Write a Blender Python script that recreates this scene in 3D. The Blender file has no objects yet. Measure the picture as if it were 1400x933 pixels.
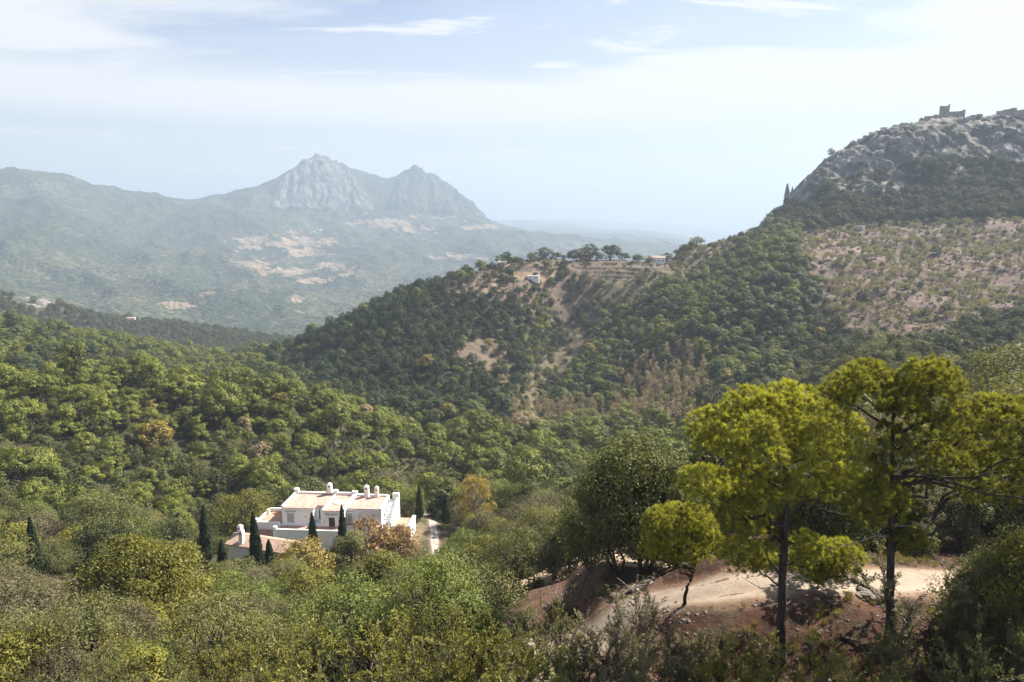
import bpy, bmesh, math, random
import numpy as np
from mathutils import Vector, Matrix

# ------------------------------------------------------------------ camera, sky, sun, exposure
scene = bpy.context.scene
COL = scene.collection
PITCH = math.radians(9.9)
FPX = 933.0                      # focal length in pixels of the 1400 px wide photograph (24 mm)
SUN_AZ, SUN_EL = 55.0, 43.0      # degrees; azimuth clockwise from the viewing direction (+Y)

cam_data = bpy.data.cameras.new("camera")
cam_data.lens = 24.0
cam_data.sensor_width = 36.0
cam_data.clip_start = 0.1
cam_data.clip_end = 120000.0
cam = bpy.data.objects.new("camera", cam_data)
cam.rotation_euler = (math.radians(90.0) - PITCH, 0.0, 0.0)
COL.objects.link(cam)
scene.camera = cam

world = bpy.data.worlds.new("World")
scene.world = world
world.use_nodes = True


WISP_AT = (5.15, 2.6, 0.0)


def build_world():
    nt = world.node_tree
    N, L = nt.nodes, nt.links
    N.clear()
    out = N.new("ShaderNodeOutputWorld")
    bg = N.new("ShaderNodeBackground")
    bg.inputs["Strength"].default_value = 0.052
    sky = N.new("ShaderNodeTexSky")
    sky.sky_type = 'NISHITA'
    sky.sun_disc = False
    sky.sun_elevation = math.radians(SUN_EL)
    sky.sun_rotation = math.radians(SUN_AZ)
    sky.altitude = 600.0
    sky.air_density = 1.0
    sky.dust_density = 1.5
    sky.ozone_density = 1.2
    tc = N.new("ShaderNodeTexCoord")
    sep = N.new("ShaderNodeSeparateXYZ")
    L.new(tc.outputs["Generated"], sep.inputs[0])
    # clouds lie on a level sheet high above: direction / height
    zc = N.new("ShaderNodeMath"); zc.operation = 'MAXIMUM'; zc.inputs[1].default_value = 0.0
    L.new(sep.outputs["Z"], zc.inputs[0])
    za = N.new("ShaderNodeMath"); za.operation = 'ADD'; za.inputs[1].default_value = 0.06
    L.new(zc.outputs[0], za.inputs[0])
    dx = N.new("ShaderNodeMath"); dx.operation = 'DIVIDE'
    dy = N.new("ShaderNodeMath"); dy.operation = 'DIVIDE'
    L.new(sep.outputs["X"], dx.inputs[0]); L.new(za.outputs[0], dx.inputs[1])
    L.new(sep.outputs["Y"], dy.inputs[0]); L.new(za.outputs[0], dy.inputs[1])
    cb = N.new("ShaderNodeCombineXYZ")
    L.new(dx.outputs[0], cb.inputs[0]); L.new(dy.outputs[0], cb.inputs[1])

    def layer(scale, loc, nscale, detail, rough, dist, lo, hi):
        mp = N.new("ShaderNodeMapping")
        mp.inputs["Scale"].default_value = scale
        mp.inputs["Location"].default_value = loc
        mp.inputs["Rotation"].default_value = (0, 0, math.radians(-8))
        L.new(cb.outputs[0], mp.inputs[0])
        no = N.new("ShaderNodeTexNoise")
        no.inputs["Scale"].default_value = nscale
        no.inputs["Detail"].default_value = detail
        no.inputs["Roughness"].default_value = rough
        no.inputs["Distortion"].default_value = dist
        L.new(mp.outputs[0], no.inputs["Vector"])
        mr = N.new("ShaderNodeMapRange")
        mr.interpolation_type = 'SMOOTHSTEP'
        mr.inputs["From Min"].default_value = lo
        mr.inputs["From Max"].default_value = hi
        L.new(no.outputs["Fac"], mr.inputs["Value"])
        return mr

    wide = layer((0.35, 0.8, 1), (3.1, 1.7, 0), 1.0, 6.0, 0.55, 0.3, 0.36, 0.62)      # veil of thin cirrostratus
    wisp = layer((0.5, 1.5, 1), WISP_AT, 1.6, 12.0, 0.66, 0.9, 0.50, 0.68)      # streaks
    wm = N.new("ShaderNodeMath"); wm.operation = 'MULTIPLY'; wm.inputs[1].default_value = 0.30
    L.new(wide.outputs[0], wm.inputs[0])
    sm = N.new("ShaderNodeMath"); sm.operation = 'MULTIPLY'; sm.inputs[1].default_value = 0.9
    L.new(wisp.outputs[0], sm.inputs[0])
    # the broad veil lies in a belt some way above the horizon
    lo = N.new("ShaderNodeMapRange"); lo.interpolation_type = 'SMOOTHSTEP'
    lo.inputs["From Min"].default_value = 0.105; lo.inputs["From Max"].default_value = 0.15
    hi = N.new("ShaderNodeMapRange"); hi.interpolation_type = 'SMOOTHSTEP'
    hi.inputs["From Min"].default_value = 0.285; hi.inputs["From Max"].default_value = 0.20
    wz = N.new("ShaderNodeMath"); wz.operation = 'MULTIPLY_ADD'; wz.inputs[1].default_value = 0.10
    L.new(wide.outputs[0], wz.inputs[0]); L.new(sep.outputs["Z"], wz.inputs[2])
    wo = N.new("ShaderNodeMath"); wo.operation = 'SUBTRACT'; wo.inputs[1].default_value = 0.05
    L.new(wz.outputs[0], wo.inputs[0])
    L.new(sep.outputs["Z"], lo.inputs["Value"]); L.new(wo.outputs[0], hi.inputs["Value"])
    bt = N.new("ShaderNodeMath"); bt.operation = 'MULTIPLY'
    L.new(lo.outputs[0], bt.inputs[0]); L.new(hi.outputs[0], bt.inputs[1])
    bm_ = N.new("ShaderNodeMath"); bm_.operation = 'MULTIPLY'; bm_.inputs[1].default_value = 0.95
    L.new(bt.outputs[0], bm_.inputs[0])
    wv_ = N.new("ShaderNodeMath"); wv_.operation = 'MAXIMUM'
    L.new(bm_.outputs[0], wv_.inputs[1])
    mx = N.new("ShaderNodeMath"); mx.operation = 'MAXIMUM'
    L.new(wm.outputs[0], wv_.inputs[0]); L.new(wv_.outputs[0], mx.inputs[0]); L.new(sm.outputs[0], mx.inputs[1])
    mix = N.new("ShaderNodeMix"); mix.data_type = 'RGBA'
    L.new(mx.outputs[0], mix.inputs["Factor"])
    dim = N.new("ShaderNodeMix"); dim.data_type = 'RGBA'; dim.blend_type = 'MULTIPLY'
    dim.inputs["Factor"].default_value = 1.0; dim.inputs["B"].default_value = (0.77, 0.78, 0.83, 1)
    L.new(sky.outputs[0], dim.inputs["A"]); L.new(dim.outputs["Result"], mix.inputs["A"])
    mix.inputs["B"].default_value = (6.1, 6.08, 6.1, 1)
    hz = N.new("ShaderNodeMapRange"); hz.interpolation_type = 'SMOOTHSTEP'
    hz.inputs["From Min"].default_value = 0.0; hz.inputs["From Max"].default_value = 0.30
    hz.inputs["To Min"].default_value = 0.75; hz.inputs["To Max"].default_value = 0.0
    L.new(sep.outputs["Z"], hz.inputs["Value"])
    m2 = N.new("ShaderNodeMix"); m2.data_type = 'RGBA'
    L.new(hz.outputs[0], m2.inputs["Factor"]); L.new(mix.outputs["Result"], m2.inputs["A"])
    m2.inputs["B"].default_value = (5.7, 5.7, 5.68, 1)
    L.new(m2.outputs["Result"], bg.inputs["Color"])
    L.new(bg.outputs[0], out.inputs["Surface"])


build_world()

SUN_DIR = Vector((math.sin(math.radians(SUN_AZ)) * math.cos(math.radians(SUN_EL)),
                  math.cos(math.radians(SUN_AZ)) * math.cos(math.radians(SUN_EL)),
                  math.sin(math.radians(SUN_EL))))
sun_data = bpy.data.lights.new("sun", 'SUN')
sun_data.energy = 5.0
sun_data.angle = math.radians(0.55)
sun_data.color = (1.0, 0.94, 0.84)
sun = bpy.data.objects.new("sun", sun_data)
sun.rotation_euler = SUN_DIR.to_track_quat('Z', 'Y').to_euler()
COL.objects.link(sun)

vs = scene.view_settings
vs.view_transform = 'Standard'
vs.look = 'None'
vs.exposure = 1.72
vs.gamma = 1.0
vs.use_curve_mapping = False
scene.render.engine = 'CYCLES'
cy = scene.cycles
cy.max_bounces = 6
cy.diffuse_bounces = 4
cy.glossy_bounces = 2
cy.transmission_bounces = 3
cy.volume_bounces = 1
cy.transparent_max_bounces = 4
cy.caustics_reflective = False
cy.caustics_refractive = False
cy.use_denoising = True

rng = np.random.default_rng(20)
random.seed(20)

# ------------------------------------------------------------------ projection helpers (camera at the origin)
SP, CP = math.sin(PITCH), math.cos(PITCH)


def ray(u, v):
    """Unit-forward ray through a pixel of the 1400 x 933 photograph."""
    x = (u - 700.0) / FPX
    y = (466.5 - v) / FPX
    return np.array([x, CP + y * SP, -SP + y * CP])


def z_at(u, v, D):
    r = ray(u, v)
    return r[2] / math.hypot(r[0], r[1]) * D


def az_of(u, v=466.5):
    r = ray(u, v)
    return math.atan2(r[0], r[1])


def project(P):
    """World points (n,3) -> u, v, depth."""
    P = np.asarray(P, float)
    d = P[..., 1] * CP - P[..., 2] * SP
    up = P[..., 1] * SP + P[..., 2] * CP
    d = np.maximum(d, 1e-3)
    return 700.0 + FPX * P[..., 0] / d, 466.5 - FPX * up / d, d


# ------------------------------------------------------------------ noise
def _hash(ix, iy, seed):
    h = (ix.astype(np.int64) * 374761393 + iy.astype(np.int64) * 668265263 + seed * 974634541) & 0xFFFFFFFF
    h = ((h ^ (h >> 13)) * 1274126177) & 0xFFFFFFFF
    h = (h ^ (h >> 16)) & 0xFFFFFFFF
    return h.astype(np.float64) / 4294967295.0


def perlin(x, y, seed=0):
    x0, y0 = np.floor(x), np.floor(y)
    fx, fy = x - x0, y - y0
    sx, sy = fx * fx * fx * (fx * (fx * 6 - 15) + 10), fy * fy * fy * (fy * (fy * 6 - 15) + 10)
    ix, iy = x0.astype(np.int64), y0.astype(np.int64)

    def g(ax, ay, dx, dy):
        a = _hash(ax, ay, seed) * (2 * math.pi)
        return np.cos(a) * dx + np.sin(a) * dy
    a = g(ix, iy, fx, fy); b = g(ix + 1, iy, fx - 1, fy)
    c = g(ix, iy + 1, fx, fy - 1); d = g(ix + 1, iy + 1, fx - 1, fy - 1)
    return ((a + (b - a) * sx) + ((c + (d - c) * sx) - (a + (b - a) * sx)) * sy) * 1.5


def fbm(x, y, seed=0, oct=4, gain=0.5, lac=2.03):
    t, a, f = 0.0, 1.0, 1.0
    for i in range(oct):
        t = t + a * perlin(x * f + 17.3 * i, y * f - 9.1 * i, seed + i)
        a *= gain; f *= lac
    return t


def ridged(x, y, seed=0, oct=4, gain=0.5):
    t, a, f = 0.0, 1.0, 1.0
    for i in range(oct):
        t = t + a * (1.0 - 2.0 * np.abs(perlin(x * f + 5.7 * i, y * f + 3.3 * i, seed + i)))
        a *= gain; f *= 2.07
    return t


def sstep(a, b, x):
    t = np.clip((x - a) / (b - a), 0, 1)
    return t * t * (3 - 2 * t)


def pchip(xs, ys, x):
    xs, ys, x = np.asarray(xs, float), np.asarray(ys, float), np.asarray(x, float)
    h = np.diff(xs); d = np.diff(ys) / h
    m = np.zeros_like(ys)
    m[0], m[-1] = d[0], d[-1]
    w1, w2 = 2 * h[1:] + h[:-1], h[1:] + 2 * h[:-1]
    ok = d[1:] * d[:-1] > 0
    with np.errstate(divide='ignore', invalid='ignore'):
        hm = (w1 + w2) / (w1 / d[:-1] + w2 / d[1:])
    m[1:-1] = np.where(ok, hm, 0.0)
    k = np.clip(np.searchsorted(xs, x) - 1, 0, len(xs) - 2)
    t = np.clip((x - xs[k]) / h[k], 0, 1)
    t2, t3 = t * t, t * t * t
    return ((2 * t3 - 3 * t2 + 1) * ys[k] + (t3 - 2 * t2 + t) * h[k] * m[k]
            + (-2 * t3 + 3 * t2) * ys[k + 1] + (t3 - t2) * h[k] * m[k + 1])


def in_poly(u, v, poly):
    u, v = np.asarray(u), np.asarray(v)
    inside = np.zeros(u.shape, bool)
    n = len(poly)
    for i in range(n):
        x1, y1 = poly[i]; x2, y2 = poly[(i + 1) % n]
        if y1 == y2:
            continue
        c = ((y1 > v) != (y2 > v)) & (u < (x2 - x1) * (v - y1) / (y2 - y1) + x1)
        inside ^= c
    return inside


def tag(o, label=None, cat=None, group=None, kind=None):
    if label: o["label"] = label
    if cat: o["category"] = cat
    if group: o["group"] = group
    if kind: o["kind"] = kind
    return o


def empty(name, loc, rz=0.0):
    o = bpy.data.objects.new(name, None)
    o.location = loc
    o.rotation_euler = (0, 0, rz)
    COL.objects.link(o)
    return o

# ------------------------------------------------------------------ the lie of the land: height profiles along sight lines
class Zv(float):
    """A height given directly; plain numbers are the photograph's row at which the ground's cover shows."""


Z = Zv
NEAR = {
    # u: list of (distance, row or Z(height), height of cover)
    -420: [(2, Z(-18), 0), (18, Z(-18.5), 0), (30, Z(-21), 0), (45, Z(-26), 0), (70, Z(-33), 0), (105, Z(-42), 0), (150, Z(-52), 0), (185, Z(-58), 0), (230, Z(-58), 0), (280, Z(-50), 0), (360, Z(-66), 0), (470, Z(-66), 0), (560, Z(-62), 0), (640, Z(-60), 0), (760, Z(-95), 0), (900, Z(-130), 0), (1100, Z(-140), 0), (1250, Z(-80), 0), (1500, Z(-160), 0), (1700, Z(-200), 0)],
    0:    [(2, Z(-18), 0), (18, Z(-18.5), 0), (30, Z(-21), 0), (45, Z(-27), 0), (70, 850, 4), (105, 780, 4), (150, 710, 6), (185, 672, 6), (230, 600, 6), (280, 512, 8), (360, Z(-85), 0), (470, 476, 9), (560, 452, 9), (640, 436, 9), (760, Z(-110), 0), (900, Z(-150), 0), (1100, Z(-150), 0), (1250, 398, 5), (1500, Z(-190), 0), (1700, Z(-230), 0)],
    150:  [(2, Z(-18), 0), (18, Z(-18.5), 0), (30, Z(-22), 0), (45, Z(-30), 0), (70, 850, 4), (105, 785, 4), (150, 718, 6), (185, 682, 6), (230, 600, 7), (285, 496, 8), (360, Z(-92), 0), (470, 490, 9), (560, 468, 9), (640, 456, 9), (760, Z(-125), 0), (900, Z(-160), 0), (1100, Z(-170), 0), (1250, 432, 5), (1500, Z(-230), 0), (1700, Z(-260), 0)],
    300:  [(2, Z(-18), 0), (18, Z(-18.5), 0), (30, Z(-23), 0), (45, Z(-31), 0), (70, 855, 4), (105, 790, 4), (145, 752, 1), (190, 690, 5), (235, 610, 7), (285, 516, 8), (360, Z(-98), 0), (470, 512, 8), (560, 498, 8), (640, 488, 8), (760, Z(-140), 0), (900, Z(-175), 0), (1050, Z(-185), 0), (1250, 450, 5), (1500, Z(-250), 0), (1700, Z(-280), 0)],
    375:  [(2, Z(-18), 0), (18, Z(-18.5), 0), (30, Z(-23), 0), (45, Z(-31), 0), (70, 852, 4), (102, 797, 3), (142, 748, 0), (192, 672, 5), (235, 608, 7), (278, 522, 8), (355, Z(-96), 0), (440, 520, 7), (510, 502, 7), (590, 482, 7), (730, Z(-142), 0), (900, Z(-185), 0), (1050, Z(-195), 0), (1250, 462, 5), (1500, Z(-262), 0), (1700, Z(-290), 0)],
    450:  [(2, Z(-18), 0), (18, Z(-18.5), 0), (30, Z(-23), 0), (45, Z(-31), 0), (70, 850, 4), (100, 800, 3), (140, 747, 0), (195, 662, 5), (235, 606, 7), (270, 540, 8), (350, Z(-100), 0), (420, 520, 7), (490, 480, 7), (560, 440, 8), (700, Z(-140), 0), (900, Z(-190), 0), (1050, Z(-210), 0), (1250, 472, 5), (1500, Z(-280), 0), (1700, Z(-305), 0)],
    580:  [(2, Z(-18), 0), (18, Z(-18), 0), (28, Z(-22), 0), (45, Z(-31), 0), (70, 845, 4), (100, 790, 4), (140, 738, 3), (190, 682, 5), (240, 640, 6), (275, 584, 8), (335, Z(-110), 0), (395, 520, 7), (470, 450, 7), (575, 380, 8), (720, Z(-115), 0), (900, Z(-185), 0), (1100, Z(-240), 0), (1250, Z(-260), 0), (1500, Z(-300), 0), (1700, Z(-320), 0)],
    700:  [(2, Z(-18), 0), (18, Z(-18), 0), (26, Z(-20.5), 0), (42, 850, 2), (60, 792, 1), (100, 735, 3), (140, 695, 4), (190, 660, 5), (240, 630, 6), (280, 600, 6), (330, Z(-106), 0), (395, 540, 7), (500, 440, 6), (610, 350, 7), (740, Z(-92), 0), (900, Z(-170), 0), (1100, Z(-230), 0), (1250, Z(-260), 0), (1500, Z(-300), 0), (1700, Z(-320), 0)],
    770:  [(2, Z(-18), 0), (18, Z(-17.5), 0), (25, Z(-19.5), 0), (42, 835, 1), (60, 780, 0), (105, 715, 4), (145, 682, 5), (190, 655, 5), (240, 630, 6), (285, 600, 7), (330, Z(-106), 0), (410, 540, 7), (540, 440, 6), (635, 349, 4), (750, Z(-85), 0), (900, Z(-165), 0), (1100, Z(-230), 0), (1250, Z(-260), 0), (1500, Z(-300), 0), (1700, Z(-320), 0)],
    840:  [(2, Z(-18), 0), (18, Z(-17), 0), (25, Z(-18.5), 0), (40, 815, 0), (58, 778, 0), (110, 700, 4), (150, 670, 5), (190, 650, 5), (240, 630, 6), (290, 600, 7), (330, Z(-102), 0), (400, 540, 7), (520, 440, 7), (645, 347, 3), (760, Z(-80), 0), (900, Z(-160), 0), (1100, Z(-230), 0), (1250, Z(-260), 0), (1500, Z(-300), 0), (1700, Z(-320), 0)],
    950:  [(2, Z(-18), 0), (18, Z(-21.0), 0), (26, Z(-19.2), 0), (33, 800, 0), (50, Z(-24), 0), (100, Z(-45), 0), (150, Z(-62), 0), (190, 640, 5), (240, 610, 6), (290, 575, 7), (330, Z(-90), 0), (385, 510, 8), (470, 430, 8), (610, 362, 5), (700, 334, 5), (850, Z(-80), 0), (1050, Z(-150), 0), (1250, Z(-220), 0), (1500, Z(-290), 0), (1700, Z(-320), 0)],
    1080: [(2, Z(-18), 0), (18, Z(-21.0), 0), (26, Z(-19.3), 0), (33, Z(-17.4), 0), (50, Z(-22), 0), (100, Z(-36), 0), (150, Z(-50), 0), (200, Z(-62), 0), (250, Z(-70), 0), (300, Z(-75), 0), (335, Z(-78), 0), (395, 480, 8), (460, 400, 8), (535, 340, 8), (650, 315, 4), (780, 285, 4), (830, 266, 2), (950, Z(-30), 0), (1300, Z(-150), 0), (1700, Z(-250), 0)],
    1130: [(2, Z(-18), 0), (18, Z(-21.0), 0), (26, Z(-19.3), 0), (33, Z(-17.4), 0), (50, Z(-21), 0), (100, Z(-34), 0), (150, Z(-46), 0), (200, Z(-56), 0), (250, Z(-62), 0), (300, Z(-66), 0), (338, Z(-68), 0), (400, 465, 7), (480, 395, 6), (570, 335, 5), (670, 305, 4), (770, 272, 4), (850, 222, 0), (960, Z(30), 0), (1300, Z(-80), 0), (1700, Z(-200), 0)],
    1215: [(2, Z(-18), 0), (18, Z(-21.0), 0), (26, Z(-19.3), 0), (34, Z(-17.6), 0), (50, Z(-21), 0), (100, Z(-31), 0), (150, Z(-41), 0), (200, Z(-48), 0), (250, Z(-52), 0), (300, Z(-54), 0), (340, Z(-55), 0), (400, 450, 6), (500, 390, 4), (600, 340, 3), (700, 300, 5), (790, 248, 4), (880, 184, 0), (1000, Z(88), 0), (1300, Z(0), 0), (1700, Z(-150), 0)],
    1290: [(2, Z(-18), 0), (18, Z(-20.8), 0), (26, Z(-19.2), 0), (34, Z(-17.6), 0), (50, Z(-21), 0), (100, Z(-30.5), 0), (150, Z(-39), 0), (200, Z(-45), 0), (250, Z(-49), 0), (300, 475, 6), (345, 462, 6), (410, 440, 6), (500, 395, 4), (600, 345, 3), (700, 300, 5), (795, 246, 4), (905, 166, 0), (1020, Z(100), 0), (1300, Z(10), 0), (1700, Z(-140), 0)],
    1400: [(2, Z(-18), 0), (18, Z(-20.5), 0), (26, Z(-19.2), 0), (35, Z(-18), 0), (50, Z(-21), 0), (100, Z(-30), 0), (150, 560, 5), (200, 522, 5), (250, 500, 6), (300, 480, 6), (350, 460, 6), (420, 430, 5), (500, 400, 3), (600, 350, 3), (700, 300, 5), (800, 250, 4), (930, 160, 0), (1050, Z(105), 0), (1300, Z(20), 0), (1700, Z(-120), 0)],
    1850: [(2, Z(-18), 0), (18, Z(-20), 0), (26, Z(-18.8), 0), (35, Z(-17.5), 0), (50, Z(-20), 0), (100, Z(-27), 0), (150, Z(-34), 0), (200, Z(-38), 0), (250, Z(-42), 0), (300, Z(-44), 0), (350, Z(-45), 0), (420, Z(-42), 0), (500, Z(-36), 0), (600, Z(-15), 0), (700, Z(10), 0), (800, Z(45), 0), (950, Z(125), 0), (1070, Z(118), 0), (1300, Z(40), 0), (1700, Z(-100), 0)],
}
FAR = {
    # u: rings at the foot, slopes and crest of the far mountain, then the country behind it
    -420: [(1550, Z(-225), 0), (2200, Z(-190), 0), (3000, Z(-120), 0), (4000, Z(40), 0), (4600, Z(160), 0), (5200, Z(290), 0), (7000, Z(0), 0), (9500, Z(-350), 0), (13000, Z(-420), 0), (19000, Z(-460), 0), (27000, Z(-470), 0)],
    0:    [(1550, Z(-250), 0), (2200, 415, 0), (3000, 372, 0), (4000, 312, 0), (4600, 276, 0), (5200, 246, 0), (7000, Z(0), 0), (9500, Z(-350), 0), (13000, Z(-420), 0), (19000, Z(-460), 0), (27000, Z(-470), 0)],
    45:   [(1550, Z(-255), 0), (2200, 420, 0), (3000, 376, 0), (4000, 316, 0), (4600, 279, 0), (5250, 245, 0), (7000, Z(0), 0), (9500, Z(-350), 0), (13000, Z(-420), 0), (19000, Z(-460), 0), (27000, Z(-470), 0)],
    150:  [(1550, Z(-280), 0), (2200, 436, 0), (3000, 394, 0), (4000, 336, 0), (4800, 294, 0), (5500, 264, 0), (7000, Z(0), 0), (9500, Z(-350), 0), (13000, Z(-420), 0), (19000, Z(-460), 0), (27000, Z(-470), 0)],
    250:  [(1550, Z(-300), 0), (2200, 452, 0), (3000, 406, 0), (4000, 346, 0), (4900, 302, 0), (5700, 270, 0), (7000, Z(0), 0), (9500, Z(-350), 0), (13000, Z(-420), 0), (19000, Z(-460), 0), (27000, Z(-470), 0)],
    340:  [(1550, Z(-310), 0), (2200, 456, 0), (3000, 410, 0), (4000, 348, 0), (5000, 298, 0), (5800, 258, 0), (7000, Z(40), 0), (9500, Z(-350), 0), (13000, Z(-420), 0), (19000, Z(-460), 0), (27000, Z(-470), 0)],
    375:  [(1550, Z(-315), 0), (2200, 457, 0), (3000, 412, 0), (4100, 346, 0), (5150, 298, 0), (5850, 248, 0), (7000, Z(60), 0), (9500, Z(-350), 0), (13000, Z(-420), 0), (19000, Z(-460), 0), (27000, Z(-470), 0)],
    405:  [(1550, Z(-318), 0), (2200, 458, 0), (3000, 413, 0), (4150, 346, 0), (5250, 299, 0), (5880, 230, 0), (7000, Z(80), 0), (9500, Z(-350), 0), (13000, Z(-420), 0), (19000, Z(-460), 0), (27000, Z(-470), 0)],
    435:  [(1550, Z(-320), 0), (2200, 459, 0), (3000, 415, 0), (4200, 346, 0), (5300, 300, 0), (5900, 216, 0), (7000, Z(100), 0), (9500, Z(-350), 0), (13000, Z(-420), 0), (19000, Z(-460), 0), (27000, Z(-470), 0)],
    470:  [(1550, Z(-322), 0), (2200, 459, 0), (3000, 416, 0), (4200, 346, 0), (5300, 298, 0), (5930, 229, 0), (7000, Z(80), 0), (9500, Z(-350), 0), (13000, Z(-420), 0), (19000, Z(-460), 0), (27000, Z(-470), 0)],
    530:  [(1550, Z(-325), 0), (2200, 458, 0), (3000, 416, 0), (4200, 348, 0), (5350, 297, 0), (5980, 245, 0), (7000, Z(60), 0), (9500, Z(-350), 0), (13000, Z(-420), 0), (19000, Z(-460), 0), (27000, Z(-470), 0)],
    567:  [(1550, Z(-328), 0), (2200, 456, 0), (3000, 414, 0), (4200, 350, 0), (5400, 298, 0), (6000, 234, 0), (7000, Z(60), 0), (9500, Z(-350), 0), (13000, Z(-420), 0), (19000, Z(-460), 0), (27000, Z(-470), 0)],
    605:  [(1550, Z(-330), 0), (2200, 454, 0), (3000, 412, 0), (4200, 352, 0), (5400, 301, 0), (6030, 254, 0), (7000, Z(0), 0), (9500, Z(-340), 0), (13000, Z(-400), 0), (19000, Z(-430), 0), (27000, Z(-440), 0)],
    640:  [(1550, Z(-332), 0), (2200, 452, 0), (3000, 410, 0), (4200, 352, 0), (5400, 305, 0), (6050, 279, 0), (7000, Z(-80), 0), (9500, Z(-330), 0), (13000, Z(-300), 0), (19000, Z(-350), 0), (27000, Z(-440), 0)],
    670:  [(1550, Z(-334), 0), (2200, 450, 0), (3000, 408, 0), (4200, 350, 0), (5400, 311, 0), (6080, 303, 0), (7000, Z(-160), 0), (9500, Z(-320), 0), (13000, 303, 0), (19000, Z(-300), 0), (27000, Z(-440), 0)],
    720:  [(1550, Z(-336), 0), (2200, 448, 0), (3000, 405, 0), (4200, 352, 0), (5400, 326, 0), (6100, 322, 0), (7000, 319, 0), (9500, 315, 0), (13000, 301, 0), (19000, Z(-250), 0), (27000, Z(-440), 0)],
    760:  [(1550, Z(-336), 0), (2200, 448, 0), (3000, 403, 0), (4200, 356, 0), (5400, 331, 0), (6100, 327, 0), (7000, 324, 0), (9500, 313, 0), (13000, 304, 0), (19000, 300.5, 0), (27000, Z(-440), 0)],
    860:  [(1550, Z(-336), 0), (2200, 448, 0), (3000, 402, 0), (4200, 362, 0), (5400, 339, 0), (6100, 334, 0), (7000, 330, 0), (9500, 315, 0), (13000, Z(-250), 0), (19000, 304, 0), (27000, Z(-440), 0)],
    930:  [(1550, Z(-336), 0), (2200, 446, 0), (3000, 402, 0), (4200, 368, 0), (5400, 346, 0), (6100, 340, 0), (7000, 336, 0), (9500, 325, 0), (13000, Z(-380), 0), (19000, 309, 0), (27000, Z(-440), 0)],
    1100: [(1550, Z(-336), 0), (2200, Z(-370), 0), (3000, Z(-400), 0), (4200, Z(-430), 0), (5400, Z(-440), 0), (6100, Z(-445), 0), (7000, Z(-450), 0), (9500, Z(-450), 0), (13000, Z(-460), 0), (19000, Z(-460), 0), (27000, Z(-470), 0)],
    1850: [(1550, Z(-336), 0), (2200, Z(-370), 0), (3000, Z(-400), 0), (4200, Z(-430), 0), (5400, Z(-440), 0), (6100, Z(-445), 0), (7000, Z(-450), 0), (9500, Z(-450), 0), (13000, Z(-460), 0), (19000, Z(-460), 0), (27000, Z(-470), 0)],
}


def height_table(prof, azs, Ds):
    us = sorted(prof)
    nr = len(prof[us[0]])
    A = np.array([[az_of(u, 500 if isinstance(c[1], Zv) else c[1]) for c in prof[u]] for u in us])
    LD = np.array([[math.log(c[0]) for c in prof[u]] for u in us])
    ZZ = np.array([[(float(c[1]) if isinstance(c[1], Zv) else z_at(u, c[1], c[0])) - c[2] for c in prof[u]] for u in us])
    rd = np.stack([pchip(A[:, k], LD[:, k], np.clip(azs, A[0, k], A[-1, k])) for k in range(nr)], 1)
    rz = np.stack([pchip(A[:, k], ZZ[:, k], np.clip(azs, A[0, k], A[-1, k])) for k in range(nr)], 1)
    L = np.log(Ds)
    return np.stack([pchip(rd[i], rz[i], np.clip(L, rd[i, 0], rd[i, -1])) for i in range(len(azs))])


class Table:
    def __init__(self, azs, Ds, H):
        self.azs, self.Ds, self.H = azs, Ds, H
        self.da = azs[1] - azs[0]

    def __call__(self, x, y):
        x, y = np.asarray(x, float), np.asarray(y, float)
        az, D = np.arctan2(x, y), np.hypot(x, y)
        i = np.clip((az - self.azs[0]) / self.da, 0, len(self.azs) - 1.001)
        j = np.clip(np.interp(D, self.Ds, np.arange(len(self.Ds))), 0, len(self.Ds) - 1.001)
        i0, j0 = i.astype(int), j.astype(int)
        fi, fj = i - i0, j - j0
        H = self.H
        return (H[i0, j0] * (1 - fi) * (1 - fj) + H[i0 + 1, j0] * fi * (1 - fj)
                + H[i0, j0 + 1] * (1 - fi) * fj + H[i0 + 1, j0 + 1] * fi * fj)


AZ = np.radians(np.linspace(-58, 58, 900))
DN = np.concatenate([np.geomspace(2, 18, 50, False), np.geomspace(18, 60, 230, False), np.geomspace(60, 350, 320, False),
                     np.geomspace(350, 700, 220, False), np.geomspace(700, 960, 150, False), np.geomspace(960, 1700, 70)])
H0 = height_table(NEAR, AZ, DN)
XN = np.sin(AZ)[:, None] * DN[None, :]
YN = np.cos(AZ)[:, None] * DN[None, :]
UN, VN, _d = project(np.stack([XN, YN, H0], -1))
DD = np.broadcast_to(DN[None, :], H0.shape)

# rock faces of the castle mountain, and single outcrops on its slope
CLIFF_POLY = [(1080, 268), (1092, 240), (1130, 205), (1180, 175), (1290, 150), (1500, 140), (1600, 150), (1600, 215), (1400, 222), (1330, 215), (1250, 222), (1200, 232), (1150, 245), (1120, 262), (1095, 280)]
OUTCROPS = [(1178, 258, 20, 16), (1224, 248, 14, 20), (1320, 237, 16, 11), (1150, 262, 10, 8), (1060, 278, 14, 14), (1040, 286, 12, 10), (1205, 262, 9, 8), (1375, 196, 22, 12)]
far_part = sstep(690, 720, DD) * (1 - sstep(960, 1000, DD))
cl = in_poly(UN, VN, CLIFF_POLY).astype(float)
for _ in range(3):                                    # soften the outline of the rock
    cl = (cl + np.roll(cl, 1, 0) + np.roll(cl, -1, 0) + np.roll(cl, 1, 1) + np.roll(cl, -1, 1)) / 5
rockmask = cl * far_part
for (ou, ov, ru, rv) in OUTCROPS:
    q = ((UN - ou) / ru) ** 2 + ((VN - ov) / rv) ** 2 + 0.5 * perlin(XN / 9, YN / 9, 71)
    rockmask = np.maximum(rockmask, (1 - sstep(0.7, 1.2, q)) * far_part)
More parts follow.
